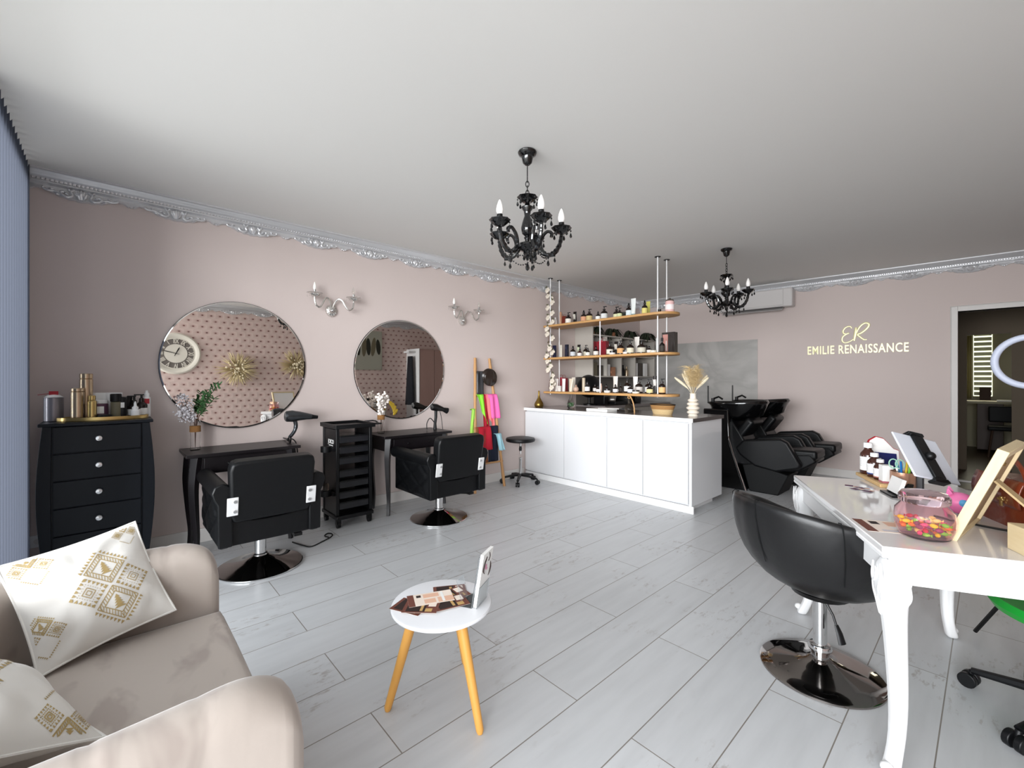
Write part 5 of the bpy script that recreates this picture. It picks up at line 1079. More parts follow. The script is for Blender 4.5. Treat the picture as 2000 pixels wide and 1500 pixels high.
# pencil cup with pens
cu = thing('pencil_cup', 'copper pencil cup on the reception table', 'cup', (-0.285, 2.80, TH))
MB().lathe([(0.0, 0.0), (0.046, 0.0), (0.048, 0.003), (0.048, 0.098), (0.045, 0.098), (0.045, 0.006), (0, 0.006)], seg=32).obj('cup_body', mat('rose_copper', '#d3a58a', 0.28, 0.7), cu)
for n_, (dx, dy, col, nm, lb) in enumerate(((-0.020, 0.01, '#2f8fd0', 'pen', 'light blue pen leaning left in the copper cup'), (-0.005, -0.012, '#1d6fb8', 'pen', 'darker blue pen in the middle of the copper cup'), (0.026, 0.0, '#79c244', 'marker_pen', 'lime green marker at the right of the copper cup'), (0.012, 0.018, '#e6c33c', 'marker_pen', 'yellow marker standing behind the green one'))):
    b = MB(); b.tube([(dx*0.4, dy*0.4, 0.010), (dx, dy, 0.12), (dx*1.2, dy*1.2, 0.148)], [0.0045, 0.005, 0.004], 8)
    tag(b.obj(nm, mat('pen'+col, col, 0.35)), lb, 'pen', 'pens in the copper cup').location = (-0.285, 2.80, TH)
t = thing('scissors', 'pale green handled scissors standing in the copper cup', 'scissors', (-0.285, 2.80, TH))
b = MB()
for s in (-1, 1): b.tube([(0.012*s-0.022+0.016*math.cos(i*PI/8), -0.004, 0.132+0.022*math.sin(i*PI/8)) for i in range(16)], 0.003, 6, closed=True)
b.obj('handles', mat('mint_plastic', '#9cc7b2', 0.4), t)
b = MB(); b.prism([(-0.026, 0.112), (-0.018, 0.112), (-0.004, 0.02), (-0.008, 0.02)], 'y', -0.006, -0.003); b.obj('blades', 'steel_dull', t)

# tablet on its stand
t = thing('tablet_stand', 'black tablet stand holding a white tablet', 'tablet stand', (-0.235, 2.83, TH))
MB().box(-0.022, 0.022, -0.016, 0.016, 0.0, 0.19).obj('post', mat('stand_grey', '#3c3d40', 0.4), t, bevel=0.006)
MB().box(-0.06, 0.05, -0.06, 0.06, 0.0, 0.008).obj('base_plate', 'black_metal', t, bevel=0.003)
def ray(u, v, d): k = (u-1000)/855; return Vector(((-0.738+k*0.6747)*d, (0.6747+k*0.738)*d, 1.3-(v-741)/855*d))
QA, QB, QC = ray(1742, 842, 1.925), ray(1827, 862, 1.975), ray(1878, 948, 1.85); QD = QA+QC-QB
TC = (QA+QC)/2; ex = (QB-QA); TWd = ex.length; ex.normalize(); ey = (QA-QD); THt = ey.length; ey = (ey-ex*ey.dot(ex)).normalized(); nz = ex.cross(ey)
if nz.dot(TC-Vector((0, 0, 1.3))) > 0: ex = -ex; nz = -nz
MTw = Matrix.Translation(TC) @ Matrix((ex, ey, nz)).transposed().to_4x4()
tb = thing('tablet', 'white backed tablet held tilted by the black stand', 'tablet')
tb.matrix_world = MTw
MB().box(-TWd/2, TWd/2, -THt/2, THt/2, -0.008, 0).obj('casing', mat('tablet_white', '#cfd3dc', 0.35), tb, bevel=0.004)
MB().box(-TWd/2+0.01, TWd/2-0.01, -THt/2+0.01, THt/2-0.01, -0.0092, -0.008).obj('screen', 'black_gloss', tb)
b = MB(); b.T = MTw; b.box(-0.030, 0.030, -0.10, 0.10, 0.002, 0.014); b.box(-0.038, 0.038, 0.10, THt/2+0.012, 0.002, 0.016); b.box(-0.038, 0.038, -THt/2-0.012, -0.10, 0.002, 0.014); b.box(-0.042, 0.042, THt/2+0.001, THt/2+0.013, -0.018, 0.014); b.box(-0.042, 0.042, -THt/2-0.013, -THt/2-0.001, -0.018, 0.014)
b.T = Matrix.Translation((0.235, -2.83, -TH)) @ Matrix.Identity(4)
b2 = MB(); b2.v = [tuple(Matrix.Translation((0.235, -2.83, -TH)) @ Vector(p)) for p in b.v]; b2.f = b.f; b2.mi = b.mi; b2.obj('clamp', 'black_plastic', t, bevel=0.003)
hub = MTw @ Vector((0, 0, 0.018))-Vector((-0.235, 2.83, TH))
b = MB(); b.tube([(0, 0, 0.18), tuple(Vector((0, 0, 0.18)).lerp(hub, 0.5)+Vector((0, 0, 0.004))), tuple(hub)], [0.012, 0.010, 0.014], 10); b.ball(tuple(hub), 0.019, 12, 8); b.obj('ball_joint', 'black_plastic', t)

# business cards in a black holder, brochures and cards on the table
t = thing('card_holder', 'black business card holder with white cards before the copper cup', 'card holder', (-0.300, 2.70, TH), TA+PI/2+PI); t.scale = (1.25, 1.25, 1.3)
MB().box(-0.05, 0.05, -0.03, 0.03, 0, 0.006).obj('holder_base', 'black_metal', t); 
for s in (-1, 1): b = MB(); b.T = Matrix.Translation((s*0.04, 0.005, 0)); b.prism([(-0.02, 0.0), (0.02, 0.0), (0.03, 0.05), (0.018, 0.05)], 'x', -0.008, 0.008); b.obj('upright', 'black_metal', t)
b = MB(); b.T = Matrix.Translation((0, 0.0, 0.008)) @ Matrix.Rotation(-0.3, 4, 'X'); b.box(-0.043, 0.043, -0.012, 0.0, 0, 0.055); b.obj('card_stack', 'white_paper', t)
mat('print_brown', '#6f3f33', 0.6); mat('print_peach', '#e4b79c', 0.6); mat('print_dark', '#2a1a17', 0.6); mat('print_cream', '#efe0d2', 0.6); mat('print_gold', '#c6a165', 0.5); mat('print_plum', '#5d3350', 0.6); mat('print_grey', '#cfcbd0', 0.6)
LM = ['print_cream', 'print_brown', 'print_peach', 'print_dark', 'white_paper', 'print_gold', 'print_grey', 'print_plum']
def leaflet(name, loc, rz, w, l, rects, label, group, base=0, z=0.0006):
    """flat printed sheet: rects = (x0,x1,y0,y1,material index)"""
    b = MB(); b.k = base; b.box(-w/2, w/2, -l/2, l/2, 0, z)
    for n_, (x0, x1, y0, y1, k) in enumerate(rects):
        b.k = k; zz = z+0.0002+0.00008*n_; b.add([(x0*w, y0*l, zz), (x1*w, y0*l, zz), (x1*w, y1*l, zz), (x0*w, y1*l, zz)], [(0, 1, 2, 3)])
    o = b.obj(name, [MATS[m_] for m_ in LM]); o.location = loc; o.rotation_euler = (0, 0, rz); return tag(o, label, 'brochure', group)
leaflet('brochure', tp(0.115, 0.235, 0.0005), TA+0.03, 0.20, 0.145, [(-0.5, -0.34, -0.5, 0.5, 1), (-0.28, -0.14, 0.15, 0.4, 3), (-0.25, 0.45, -0.42, -0.28, 6), (-0.05, 0.42, 0.05, 0.40, 2), (-0.05, 0.42, -0.20, 0.0, 4)], 'brown edged brochure on the reception table beside the candy jar', 'table brochures')
for k in range(4): leaflet('business_card', tp(0.21+0.033*(k % 2), 0.93-0.035*k, 0.0004+0.0008*k), TA+0.4*k-0.3, 0.055, 0.035, [(-0.5, 0.1, -0.5, 0.5, 7), (0.1, 0.5, -0.5, 0.0, 2)], ('small plum card lying farthest on the white table', 'small plum card second farthest on the white table', 'small plum card third farthest on the white table', 'small plum card nearest the camera among the scattered ones')[k], 'scattered cards', base=6)

# candy jar
jx, jy = -0.155, 2.06
t = thing('candy_jar', 'pink glass candy jar half filled with coloured sweets', 'jar', (jx, jy, TH))
pr = [(0.0, 0.0), (0.058, 0.0), (0.068, 0.006), (0.078, 0.035), (0.081, 0.065), (0.077, 0.092), (0.062, 0.112), (0.060, 0.116)]
inn = [(0.057, 0.116), (0.059, 0.110), (0.074, 0.091), (0.078, 0.065), (0.075, 0.036), (0.066, 0.010), (0.056, 0.005), (0.0, 0.005)]
MB().lathe(pr+inn, seg=48, caps=False, wob=lambda a, z: 1+0.012*math.cos(a*10)).obj('glass_body', 'glass_pink', t)
MB().lathe([(0.0, 0.117), (0.062, 0.117), (0.068, 0.122), (0.068, 0.14), (0.060, 0.152), (0.03, 0.158), (0.0, 0.159)], seg=48).obj('glass_lid', 'glass_pink', t)
r = random.Random(9); SC = [('green', '#7fd33a'), ('yellow', '#f0d21c'), ('orange', '#ef7a1e'), ('pink', '#e5487a'), ('red', '#c8203c'), ('purple', '#8a2a5a'), ('pale yellow', '#f3e487')]
PLC = []
for i in range(58):
    for tr_ in range(60):
        rr = 0.062*math.sqrt(r.random()); a = r.random()*2*PI; zz = 0.016+0.045*r.random()
        p = Vector((rr*math.cos(a), rr*math.sin(a), zz))
        if all((p-q).length > 0.0135 for q in PLC): break
    PLC.append(p); nm, c_ = SC[i % 7]
    b = MB(); RR = Matrix.Rotation(r.random()*3, 3, 'Z') @ Matrix.Rotation(r.random()*2, 3, 'X'); b.ball((0, 0, 0), (0.0115, 0.0075, 0.0075), 8, 6, RR)
    for s in (-1, 1): b.add([tuple(RR @ Vector(q)) for q in ((s*0.010, 0, 0), (s*0.017, 0.006, 0.002), (s*0.017, -0.006, -0.002))], [(0, 1, 2)])
    o = b.obj('wrapped_candy', mat('candy_'+nm.replace(' ', '_'), c_, 0.25)); o.location = (jx+p.x, jy+p.y, TH+p.z)
    tag(o, f'{nm} wrapped sweet inside the pink glass candy jar', 'sweet', f'{nm} sweets in the jar')

# wooden photo frame seen from behind, wooden block, piggy bank, leather bag
FO = Vector((-0.106, 2.085, TH)); fy_ = Vector((0.049, 0.369, 0)).normalized(); lean = Vector((0.121*0.991, -0.121*0.131, 0.321)).normalized(); fz = fy_.cross(lean)*-1   # outward back side
MF = Matrix.Translation(FO) @ Matrix((fy_, lean, fy_.cross(lean))).transposed().to_4x4()
t = thing('photo_frame', 'pale wooden photo frame standing with its back to the camera', 'photo frame'); t.matrix_world = MF
FW, FHt = 0.372, 0.343; sg = 1 if (fy_.cross(lean)).x > 0 else -1      # local z points to +x side when sg>0
b = MB(); th_ = 0.028
b.box(0, 0.022, 0, FHt, 0, th_); b.box(FW-0.022, FW, 0, FHt, 0, th_); b.box(0.022, FW-0.022, 0, 0.022, 0, th_); b.box(0.022, FW-0.022, FHt-0.022, FHt, 0, th_)
b.obj('frame', 'pine', t, bevel=0.001)
MB().box(0.02, FW-0.02, 0.02, FHt-0.02, 0.006, 0.018).obj('back_board', mat('hardboard', '#a58a68', 0.8), t)
MB().box(0.022, FW-0.022, 0.022, FHt-0.022, 0.003, 0.006).obj('printed_sheet', 'white_paper', t)
hp = Vector((FW*0.5, FHt*0.62, 0.02)); b = MB(); b.ball((FW*0.5, FHt*0.80, 0.020), (0.012, 0.006, 0.004), 8, 5); b.obj('hanger', 'gold', t)
wp = MF @ hp; ft = Vector((0.20, 2.20, TH+0.003)); MI = MF.inverted(); f2 = MI @ ft; dv = (f2-hp); pd = Vector((1, 0, 0))
b = MB(); nn = dv.cross(pd).normalized()*0.003
A_ = [hp+pd*0.028, hp-pd*0.028, f2-pd*0.045, f2+pd*0.045]; b.add([tuple(p+nn) for p in A_]+[tuple(p-nn) for p in A_], [(0, 1, 2, 3), (7, 6, 5, 4), (0, 4, 5, 1), (1, 5, 6, 2), (2, 6, 7, 3), (3, 7, 4, 0)]); b.obj('strut', mat('strut_board', '#b39c74', 0.75), t)
t = thing('wooden_block', 'pale wooden block at the right edge, in front of the frame strut', 'block', (0.035, 2.118, TH), TA)
MB().box(0, 0.10, -0.095, 0, 0, 0.083).obj('block', 'pine', t, bevel=0.002)
t = thing('piggy_bank', 'pink piggy bank with blue patch behind the candy jar', 'piggy bank', (-0.085, 2.47, TH+0.0))
pk = mat('pig_pink', '#f07fb4', 0.25)
b = MB(); b.ball((0, 0, 0.052), (0.052, 0.042, 0.042), 20, 12); b.cyl((-0.045, -0.012, 0.055), (-0.064, -0.017, 0.055), 0.016, 0.014); b.obj('body', pk, t)
for s in (-1, 1): b = MB(); b.tube([(-0.025, s*0.022, 0.088), (-0.03, s*0.028, 0.108)], [0.012, 0.003], 6); b.obj('ear', pk, t)
for sx in (-1, 1):
    for s in (-1, 1): b = MB(); b.cyl((sx*0.024, s*0.02, 0), (sx*0.022, s*0.018, 0.025), 0.010); b.obj('foot', pk, t)
b = MB(); b.ball((0.012, -0.030, 0.058), (0.018, 0.0145, 0.016), 12, 8); b.obj('blue_patch', mat('pig_blue', '#5aa6d6', 0.35), t)
t = thing('leather_bag', 'shiny brown leather handbag with gold clasps on the reception table', 'handbag', tp(0.60, 0.455), TA)
lb_ = mat('cognac_leather', '#6a2c17', 0.28, coat=0.3, bump=(60, 0.15))
def bagf(u, v):
    a = u*2*PI; m_ = (abs(math.cos(a))**4+abs(math.sin(a))**4)**-0.25; sw = 1-0.35*max(0, v-0.3)
    return (0.085*m_*math.cos(a)*sw*(1+0.02*math.sin(v*9+a*3)), 0.165*m_*math.sin(a)*(1-0.10*v), 0.165*v)
b = MB(); b.grid(bagf, 40, 10, closeu=True); b.add([bagf(i/40, 1) for i in range(40)], [tuple(range(40))]); b.add([bagf(i/40, 0) for i in range(40)], [tuple(range(40))]); b.obj('bag_body', lb_, t)
b = MB(); b.grid(lambda u, v: (-0.075-0.012*v-0.01*math.sin(v*PI), -0.13+0.26*u, 0.175-0.10*v), 10, 8); b.obj('front_flap', lb_, t, solid=0.005)
for s in (-1, 1):
    b = MB(); b.cbox((-0.097, s*0.05, 0.09), (0.006, 0.012, 0.035)); b.cbox((-0.098, s*0.05, 0.097), (0.008, 0.030, 0.008)); b.obj('gold_clasp', 'gold', t, bevel=0.001)
    b = MB(); b.tube(bez([(s*0.045, -0.09, 0.14), (s*0.05, -0.08, 0.20), (s*0.045, 0.0, 0.245), (s*0.05, 0.08, 0.20), (s*0.045, 0.09, 0.14)], 6), 0.008, 8); b.obj('handle', lb_, t)
b = MB(); b.tube(bez([tp(0.33, 0.45, 0.004), tp(0.42, 0.36, 0.004), tp(0.52, 0.30, 0.004), tp(0.68, 0.22, 0.004)], 5), 0.004, 6)
tag(b.obj('charger_cable', 'cable'), 'thin black cable lying on the white table behind the block', 'cable')

# tub chair at the table
CA = math.radians(62)-PI/2
t = thing('tub_chair', 'black leather tub chair on round chrome base at the white table', 'chair', (-0.514, 2.33, 0), CA)
def rim(a): return 0.56+0.225*((1-math.cos(a))/2)**1.3+0.045*math.sin(a)**2     # a = 0 at the front (+y)
def RR_(a): k = (1-math.cos(a))/2; return 0.25+0.075*k+0.03*math.sin(a)**2
SEC = [(0.00, 0.10, 0.0), (0.06, 0.45, 0.0), (0.18, 0.72, 0), (0.38, 0.90, 0), (0.62, 0.98, 0), (0.85, 1.0, 0), (0.97, 0.99, 0), (1.0, 0.955, 0), (0.99, 0.90, 0), (0.93, 0.86, 0), (0.75, 0.83, 0), (0.55, 0.80, 0), (0.36, 0.74, 0), (0.30, 0.5, 0), (0.30, 0.0, 0)]
def tub(u, v):
    a = u*2*PI; h_, k, _ = SEC[round(v*(len(SEC)-1))]; z0 = 0.355; R = RR_(a)*k
    z = z0+(rim(a)-z0)*h_
    if v > 0.8: z = z0+0.125+0.01*h_
    y = R*math.cos(a)-0.045*max(0, h_-0.3)*((1-math.cos(a))/2)*(1 if v < 0.85 else 0)
    w_ = 0.003*math.sin(a*14+v*8)*math.sin(v*PI)
    return (R*math.sin(a)*1.04+w_, y+w_, z)
b = MB(); b.grid(tub, 72, len(SEC)-1, closeu=True); b.obj('tub_shell', mat('tub_leather', '#141415', 0.34, bump=(9, 0.25)), t, sub=1, sharp=180)
MB().lathe([(0.0, 0.47), (0.18, 0.475), (0.20, 0.49), (0.18, 0.515), (0.1, 0.525), (0, 0.527)], seg=36).obj('seat_cushion', 'tub_leather', t)
b = MB()
for q in (2.2, 3.14, 4.08): b.tube([tuple(Vector(tub(q/(2*PI), j/(len(SEC)-1)))*1.003+Vector((0, 0, 0.0))) for j in range(3, 9)], 0.0022, 5)
b.obj('seam_piping', 'black_fabric', t)
MB().lathe([(0.05, 0.335), (0.11, 0.35), (0.12, 0.37), (0.0, 0.37)], seg=24).obj('seat_plate', 'black_metal', t)
MB().lathe([(0.027, 0.12), (0.027, 0.345)], seg=28).obj('gas_column', 'chrome', t)
MB().lathe([(0.034, 0.055), (0.036, 0.095), (0.044, 0.10), (0.046, 0.108), (0.040, 0.122), (0.028, 0.126)], seg=28).obj('collar', 'chrome', t)
MB().lathe([(0.0, 0.0), (0.228, 0.0), (0.234, 0.003), (0.234, 0.010), (0.226, 0.015), (0.17, 0.024), (0.10, 0.038), (0.055, 0.054), (0.038, 0.066)], seg=72).obj('base_disc', 'black_chrome', t, sharp=50)
b = MB(); 
def loc3(wx, wy, z): return tuple(Matrix.Rotation(-CA, 3, 'Z') @ Vector((wx+0.514, wy-2.33, 0))+Vector((0, 0, z)))
b.tube([loc3(-0.50, 2.31, 0.345), loc3(-0.46, 2.30, 0.28), loc3(-0.445, 2.295, 0.235)], 0.005, 8); lv = b.obj('height_lever', 'black_metal', t)
b = MB(); b.tube([loc3(-0.448, 2.296, 0.245), loc3(-0.436, 2.292, 0.215), loc3(-0.425, 2.288, 0.175)], [0.010, 0.015, 0.018], 10, flat=0.5); b.obj('lever_grip', 'black_plastic', lv)
b = MB(); gp = Vector(loc3(-0.436, 2.283, 0.205)); b.ball(gp, (0.005, 0.003, 0.006), 6, 4); b.ball(gp+Vector((0.0, 0, -0.01)), (0.004, 0.003, 0.004), 6, 4); b.obj('silver_emblem', 'chrome', lv)

# green swivel chair under the right end of the table
t = thing('green_swivel_chair', 'swivel chair with bright green round seat at the right edge', 'chair', (0.235, 2.60, 0), 0.4)
gr = mat('seat_green', '#17902f', 0.4)
MB().lathe([(0.0, 0.405), (0.16, 0.405), (0.235, 0.42), (0.25, 0.445), (0.235, 0.465), (0.12, 0.455), (0, 0.45)], seg=48).obj('seat', gr, t)
MB().lathe([(0.02, 0.11), (0.02, 0.40)], seg=16).obj('gas_column', 'black_metal', t)
for k in range(5):
    a = k*2*PI/5+math.radians(236)-0.4; c, s_ = math.cos(a), math.sin(a)
    b = MB(); b.tube([(0, 0, 0.11), (0.15*c, 0.15*s_, 0.10), (0.30*c, 0.30*s_, 0.07)], [0.028, 0.022, 0.016], 8, flat=0.8); lg = b.obj('leg', 'black_plastic', t)
    b = MB()
    for q in (-1, 1): b.cyl((0.31*c-q*0.028*s_, 0.31*s_+q*0.028*c, 0.03), (0.31*c-q*0.006*s_, 0.31*s_+q*0.006*c, 0.03), 0.03, seg=18)
    b.cyl((0.31*c, 0.31*s_, 0.035), (0.30*c, 0.30*s_, 0.07), 0.011, seg=8); b.obj('caster', 'black_plastic', lg, bevel=0.003)

# ring lamp on a stand
t = thing('ring_lamp', 'white ring light on a tripod stand behind the reception table', 'ring light', (0.125, 3.13, 0), math.radians(-4))
b = MB(); N_ = 64; b.tube([(0.114*math.cos(2*PI*i/N_), 0, 1.383+0.114*math.sin(2*PI*i/N_)) for i in range(N_)], 0.0145, 12, closed=True, flat=1.0); b.obj('ring', mat('ring_diffuser', '#a3a8b8', 0.5), t)
b = MB(); b.cyl((0.0, 0, 0.16), (0, 0, 1.255), 0.009); b.obj('pole', 'black_metal', t)
for k in range(3):
    a = k*2*PI/3+0.5; b = MB(); b.tube([(0, 0, 0.42), (0.22*math.cos(a), 0.22*math.sin(a), 0.012)], 0.009, 8); b.obj('leg', 'black_metal', t)

# ================================================================ round side table
t = thing('side_table', 'small round white side table on three pale wooden legs', 'side table', (-1.497, 0.985, 0))
MB().lathe([(0.0, 0.385), (0.190, 0.385), (0.198, 0.388), (0.2005, 0.395), (0.198, 0.401), (0.19, 0.403), (0.0, 0.403)], seg=80).obj('table_top', mat('top_white', '#e8e9ec', 0.35), t)
MB().lathe([(0.0, 0.37), (0.09, 0.37), (0.10, 0.386), (0, 0.386)], seg=30).obj('mount_plate', 'white_satin', t)
for wx, wy in ((-1.597, 0.80), (-1.267, 0.998), (-1.62, 1.19)):
    fx, fy2 = wx+1.497, wy-0.985; b = MB(); P_ = [Vector((fx*0.50, fy2*0.50, 0.386)).lerp(Vector((fx, fy2, 0.012)), i/10) for i in range(11)]; P_.append(Vector((fx*1.008, fy2*1.008, 0.0)))
    b.tube(P_, [0.0215-0.0007*i for i in range(11)]+[0.010], 18); b.obj('leg', 'birch', t)
ZS = 0.403
LB = [(-0.5, -0.36, -0.5, 0.5, 1), (-0.30, -0.20, 0.18, 0.38, 3), (-0.15, 0.20, 0.08, 0.40, 2), (-0.15, 0.10, -0.40, -0.05, 2), (0.15, 0.5, -0.45, -0.02, 2), (0.24, 0.30, -0.42, 0.42, 4)]
LF = [(-0.5, 0.5, -0.5, 0.5, 1), (-0.4, 0.15, -0.4, 0.45, 3), (0.0, 0.08, -0.35, 0.35, 5), (0.2, 0.42, 0.0, 0.4, 0), (0.15, 0.35, -0.4, -0.15, 5)]
for k, (wx, wy, rz, rects, lb) in enumerate(((-1.545, 0.87, -0.12, LF, 'brown leaflet lowest and leftmost on the round side table'), (-1.545, 1.055, 0.5, LF, 'brown photo leaflet farthest back on the round side table'), (-1.51, 1.04, 0.95, LF, 'dark photo leaflet beside the acrylic stand'), (-1.46, 1.0, 0.75, LF, 'brown leaflet at right front of the fanned pile'), (-1.535, 0.955, 0.62, LB, 'peach and white price leaflet topmost on the side table'), (-1.505, 0.895, 0.25, LF, 'brown edged leaflet under the peach and white one'))):
    z_ = ZS+0.0006+0.0016*(k if k < 4 else (5 if k == 4 else 4)); leaflet('leaflet', (wx, wy, z_), rz+0.55, 0.18 if k == 4 else 0.135, 0.095, rects, lb, 'leaflets on the side table')
# acrylic leaflet stand with white flyer
t = thing('leaflet_stand', 'clear acrylic leaflet stand on the round side table', 'leaflet stand', (-1.398, 1.085, ZS), math.radians(118))
ac = mat('acrylic', '#f4f8fa', 0.04, trans=0.92, ior=1.1)
b = MB(); b.T = Matrix.Rotation(math.radians(9), 4, 'X'); b.box(-0.054, 0.054, -0.003, 0.0, 0.0, 0.205); b.obj('back_plate', ac, t)
b = MB(); b.box(-0.054, 0.054, -0.002, 0.055, 0.0, 0.003); b.T = Matrix.Translation((0, 0.052, 0)) @ Matrix.Rotation(math.radians(-14), 4, 'X'); b.box(-0.03, 0.03, 0, 0.002, 0, 0.09); b.obj('foot_plate', ac, t)
b = MB(); b.T = Matrix.Translation((0, -0.022, 0)) @ Matrix.Rotation(math.radians(9), 4, 'X'); b.box(-0.054, 0.054, -0.002, 0.0, 0.0, 0.085); b.obj('front_lip', ac, t)
t = thing('flyer_stack', 'white flyers with pink and black flourish in the acrylic stand', 'flyers', (-1.398, 1.085, ZS), math.radians(118))
T_ = Matrix.Translation((0, -0.006, 0.004)) @ Matrix.Rotation(math.radians(9), 4, 'X')
b = MB(); b.T = T_; b.box(-0.050, 0.050, -0.014, -0.001, 0.002, 0.213); b.obj('paper_sheets', 'white_paper', t)
b = MB(); b.T = T_
b.tube(bez([(-0.01, -0.0148, 0.195), (-0.03, -0.0148, 0.175), (-0.035, -0.0148, 0.145), (-0.015, -0.0148, 0.125)], 5), [0.002+0.004*math.sin(PI*i/15) for i in range(16)], 5, flat=0.2); b.tube(bez([(0.035, -0.0148, 0.16), (0.04, -0.0148, 0.13), (0.03, -0.0148, 0.10)], 5), [0.001+0.004*math.sin(PI*i/10) for i in range(11)], 5, flat=0.2); b.tube(bez([(0.01, -0.0148, 0.205), (0.02, -0.0148, 0.185), (0.01, -0.0148, 0.17)], 4), 0.0025, 5, flat=0.3)
b.obj('printed_flourish', 'print_dark', t)
b = MB(); b.T = T_; b.ball((-0.008, -0.0148, 0.152), (0.010, 0.001, 0.012), 8, 5); b.ball((0.004, -0.0148, 0.14), (0.006, 0.001, 0.006), 8, 5); b.obj('pink_blossom_print', mat('print_pink', '#d896b0', 0.6), t)

# ================================================================ small velvet sofa
vel = mat('beige_velvet', '#b3a498', 0.75, sheen=0.35, bump=(14, 0.12))
nt = vel.node_tree; pb = nt.nodes['Principled BSDF']; tc = nt.nodes.new('ShaderNodeTexCoord'); mp = nt.nodes.new('ShaderNodeMapping'); mp.inputs['Scale'].default_value = (4.5, 9, 4.5); mp.inputs['Rotation'].default_value = (0, 0, 0.35)
n1 = nt.nodes.new('ShaderNodeTexNoise'); n1.inputs['Scale'].default_value = 0.9; n1.inputs['Detail'].default_value = 3; n1.inputs['Distortion'].default_value = 0.6; rp = nt.nodes.new('ShaderNodeValToRGB')
rp.color_ramp.elements[0].position = 0.36; rp.color_ramp.elements[0].color = lin('#a3978f'); rp.color_ramp.elements[1].position = 0.46; rp.color_ramp.elements[1].color = lin('#b5aaa1')
nt.links.new(tc.outputs['Object'], mp.inputs[0]); nt.links.new(mp.outputs[0], n1.inputs['Vector']); nt.links.new(n1.outputs['Fac'], rp.inputs[0]); nt.links.new(rp.outputs[0], pb.inputs['Base Color'])
t = thing('velvet_sofa', 'small beige velvet sofa with rounded arms in the near left corner', 'sofa', (0, 0, 0))
XI0, XI1, YF, YB, TK, AH = -1.985, -1.01, 0.295, -0.30, 0.13, 0.70      # centre lines of the arms and back
path = []; rc = 0.16
L1 = YF-(YB+rc)
for i in range(15): path.append((Vector((XI1, YF-L1*i/14)), Vector((1, 0))))
for i in range(1, 9): a = i*PI/16; path.append((Vector((XI1-rc+rc*math.cos(-a), YB+rc+rc*math.sin(-a))), Vector((math.cos(-a), math.sin(-a)))))
for i in range(1, 12): path.append((Vector((XI1-rc-(XI1-XI0-2*rc)*i/12, YB)), Vector((0, -1))))
for i in range(0, 9): a = -PI/2-i*PI/16; path.append((Vector((XI0+rc+rc*math.cos(a), YB+rc+rc*math.sin(a))), Vector((math.cos(a), math.sin(a)))))
for i in range(1, 15): path.append((Vector((XI0, YB+rc+L1*i/14)), Vector((-1, 0))))
# resample for fine front corners
ds = [0]
for i in range(1, len(path)): ds.append(ds[-1]+(path[i][0]-path[i-1][0]).length)
TOT = ds[-1]
def pat(s):
    for i in range(1, len(ds)):
        if s <= ds[i]+1e-9:
            f = (s-ds[i-1])/(ds[i]-ds[i-1]); p = path[i-1][0].lerp(path[i][0], f); n = path[i-1][1].lerp(path[i][1], f).normalized(); return p, n
    return path[-1]
NS = 150
svals = [TOT*(0.5-0.5*math.cos(PI*i/NS)) if False else TOT*i/NS for i in range(NS+1)]
svals = sorted(set(svals+[0.004, 0.012, 0.024, 0.04, TOT-0.004, TOT-0.012, TOT-0.024, TOT-0.04]))
CS = []
for k in range(5): CS.append((1.0, 'l', k/4))          # outer side up
for k in range(1, 10): CS.append((math.cos(PI*k/10), 'c', math.sin(PI*k/10)))
for k in range(5): CS.append((-1.0, 'l', 1-k/4))
vs = []; fs = []; hw = TK/2; Z0 = 0.11
for s in svals:
    p, n = pat(s); e = min(s, TOT-s); rc2 = 0.13
    top = AH-hw; 
    if e < rc2: top -= (rc2-math.sqrt(max(0, rc2**2-(rc2-e)**2)))*0.75
    wk = 1-0.28*max(0, 1-e/0.035)**2
    seam = 0.003*sum(math.exp(-((s-q)/0.007)**2) for q in [0.17+0.155*j for j in range(12)])
    fl = 0.016*min(1, e/0.3)
    for k, (cx2, kd, q) in enumerate(CS):
        if kd == 'l': z = Z0+(top-Z0)*q; off = cx2*hw*wk-(seam if q > 0.1 else 0)*cx2
        else: z = top+q*(hw*wk-seam); off = cx2*(hw*wk-seam)
        flare = fl*max(0, (z-0.3)/0.3)**1.5
        pp = p+n*(off+flare); vs.append((pp.x, pp.y, z))
m_ = len(CS)
for i in range(len(svals)-1):
    for k in range(m_-1): fs.append((i*m_+k, i*m_+k+1, (i+1)*m_+k+1, (i+1)*m_+k))
    fs.append((i*m_+m_-1, i*m_, (i+1)*m_, (i+1)*m_+m_-1))
fs.append(tuple(range(m_))); fs.append(tuple((len(svals)-1)*m_+k for k in range(m_)))
b = MB(); b.add(vs, fs); b.obj('arms_and_back', vel, t, bevel=0.012, seg=3, sharp=60)
def seatf(u, v):
    x0, x1 = XI0+0.072, XI1-0.072; y0, y1 = YB+0.06, YF+0.01; cr = 0.014*math.sin(PI*u)*math.sin(PI*min(1, v*1.02))
    return (x0+(x1-x0)*u, y0+(y1-y0)*v, 0.462+cr+0.002*math.sin(u*9+v*5))
b = MB(); b.box(XI0+0.073, XI1-0.073, YB+0.06, YF, 0.14, 0.375); b.obj('seat_base', vel, t, bevel=0.02)
b = MB(); NX = 24; vs = []
b.grid(lambda u, v: (lambda p, r_: (p[0], p[1], p[2]))(seatf(u, v), 0), NX, 14)
X0_, X1_, Y0_, Y1_ = XI0+0.072, XI1-0.072, YB+0.06, YF+0.01
b2 = MB()
def cush(u, v):     # closed cushion shell with rounded border
    sx_ = min(u, 1-u)/0.04; sy_ = min(v, 1-v)/0.05; e = min(1, sx_, sy_); p = seatf(u, v); return (p[0], p[1], p[2]-0.035*(1-math.sqrt(max(0, 1-(1-e)**2))))
b2.grid(cush, 50, 40)
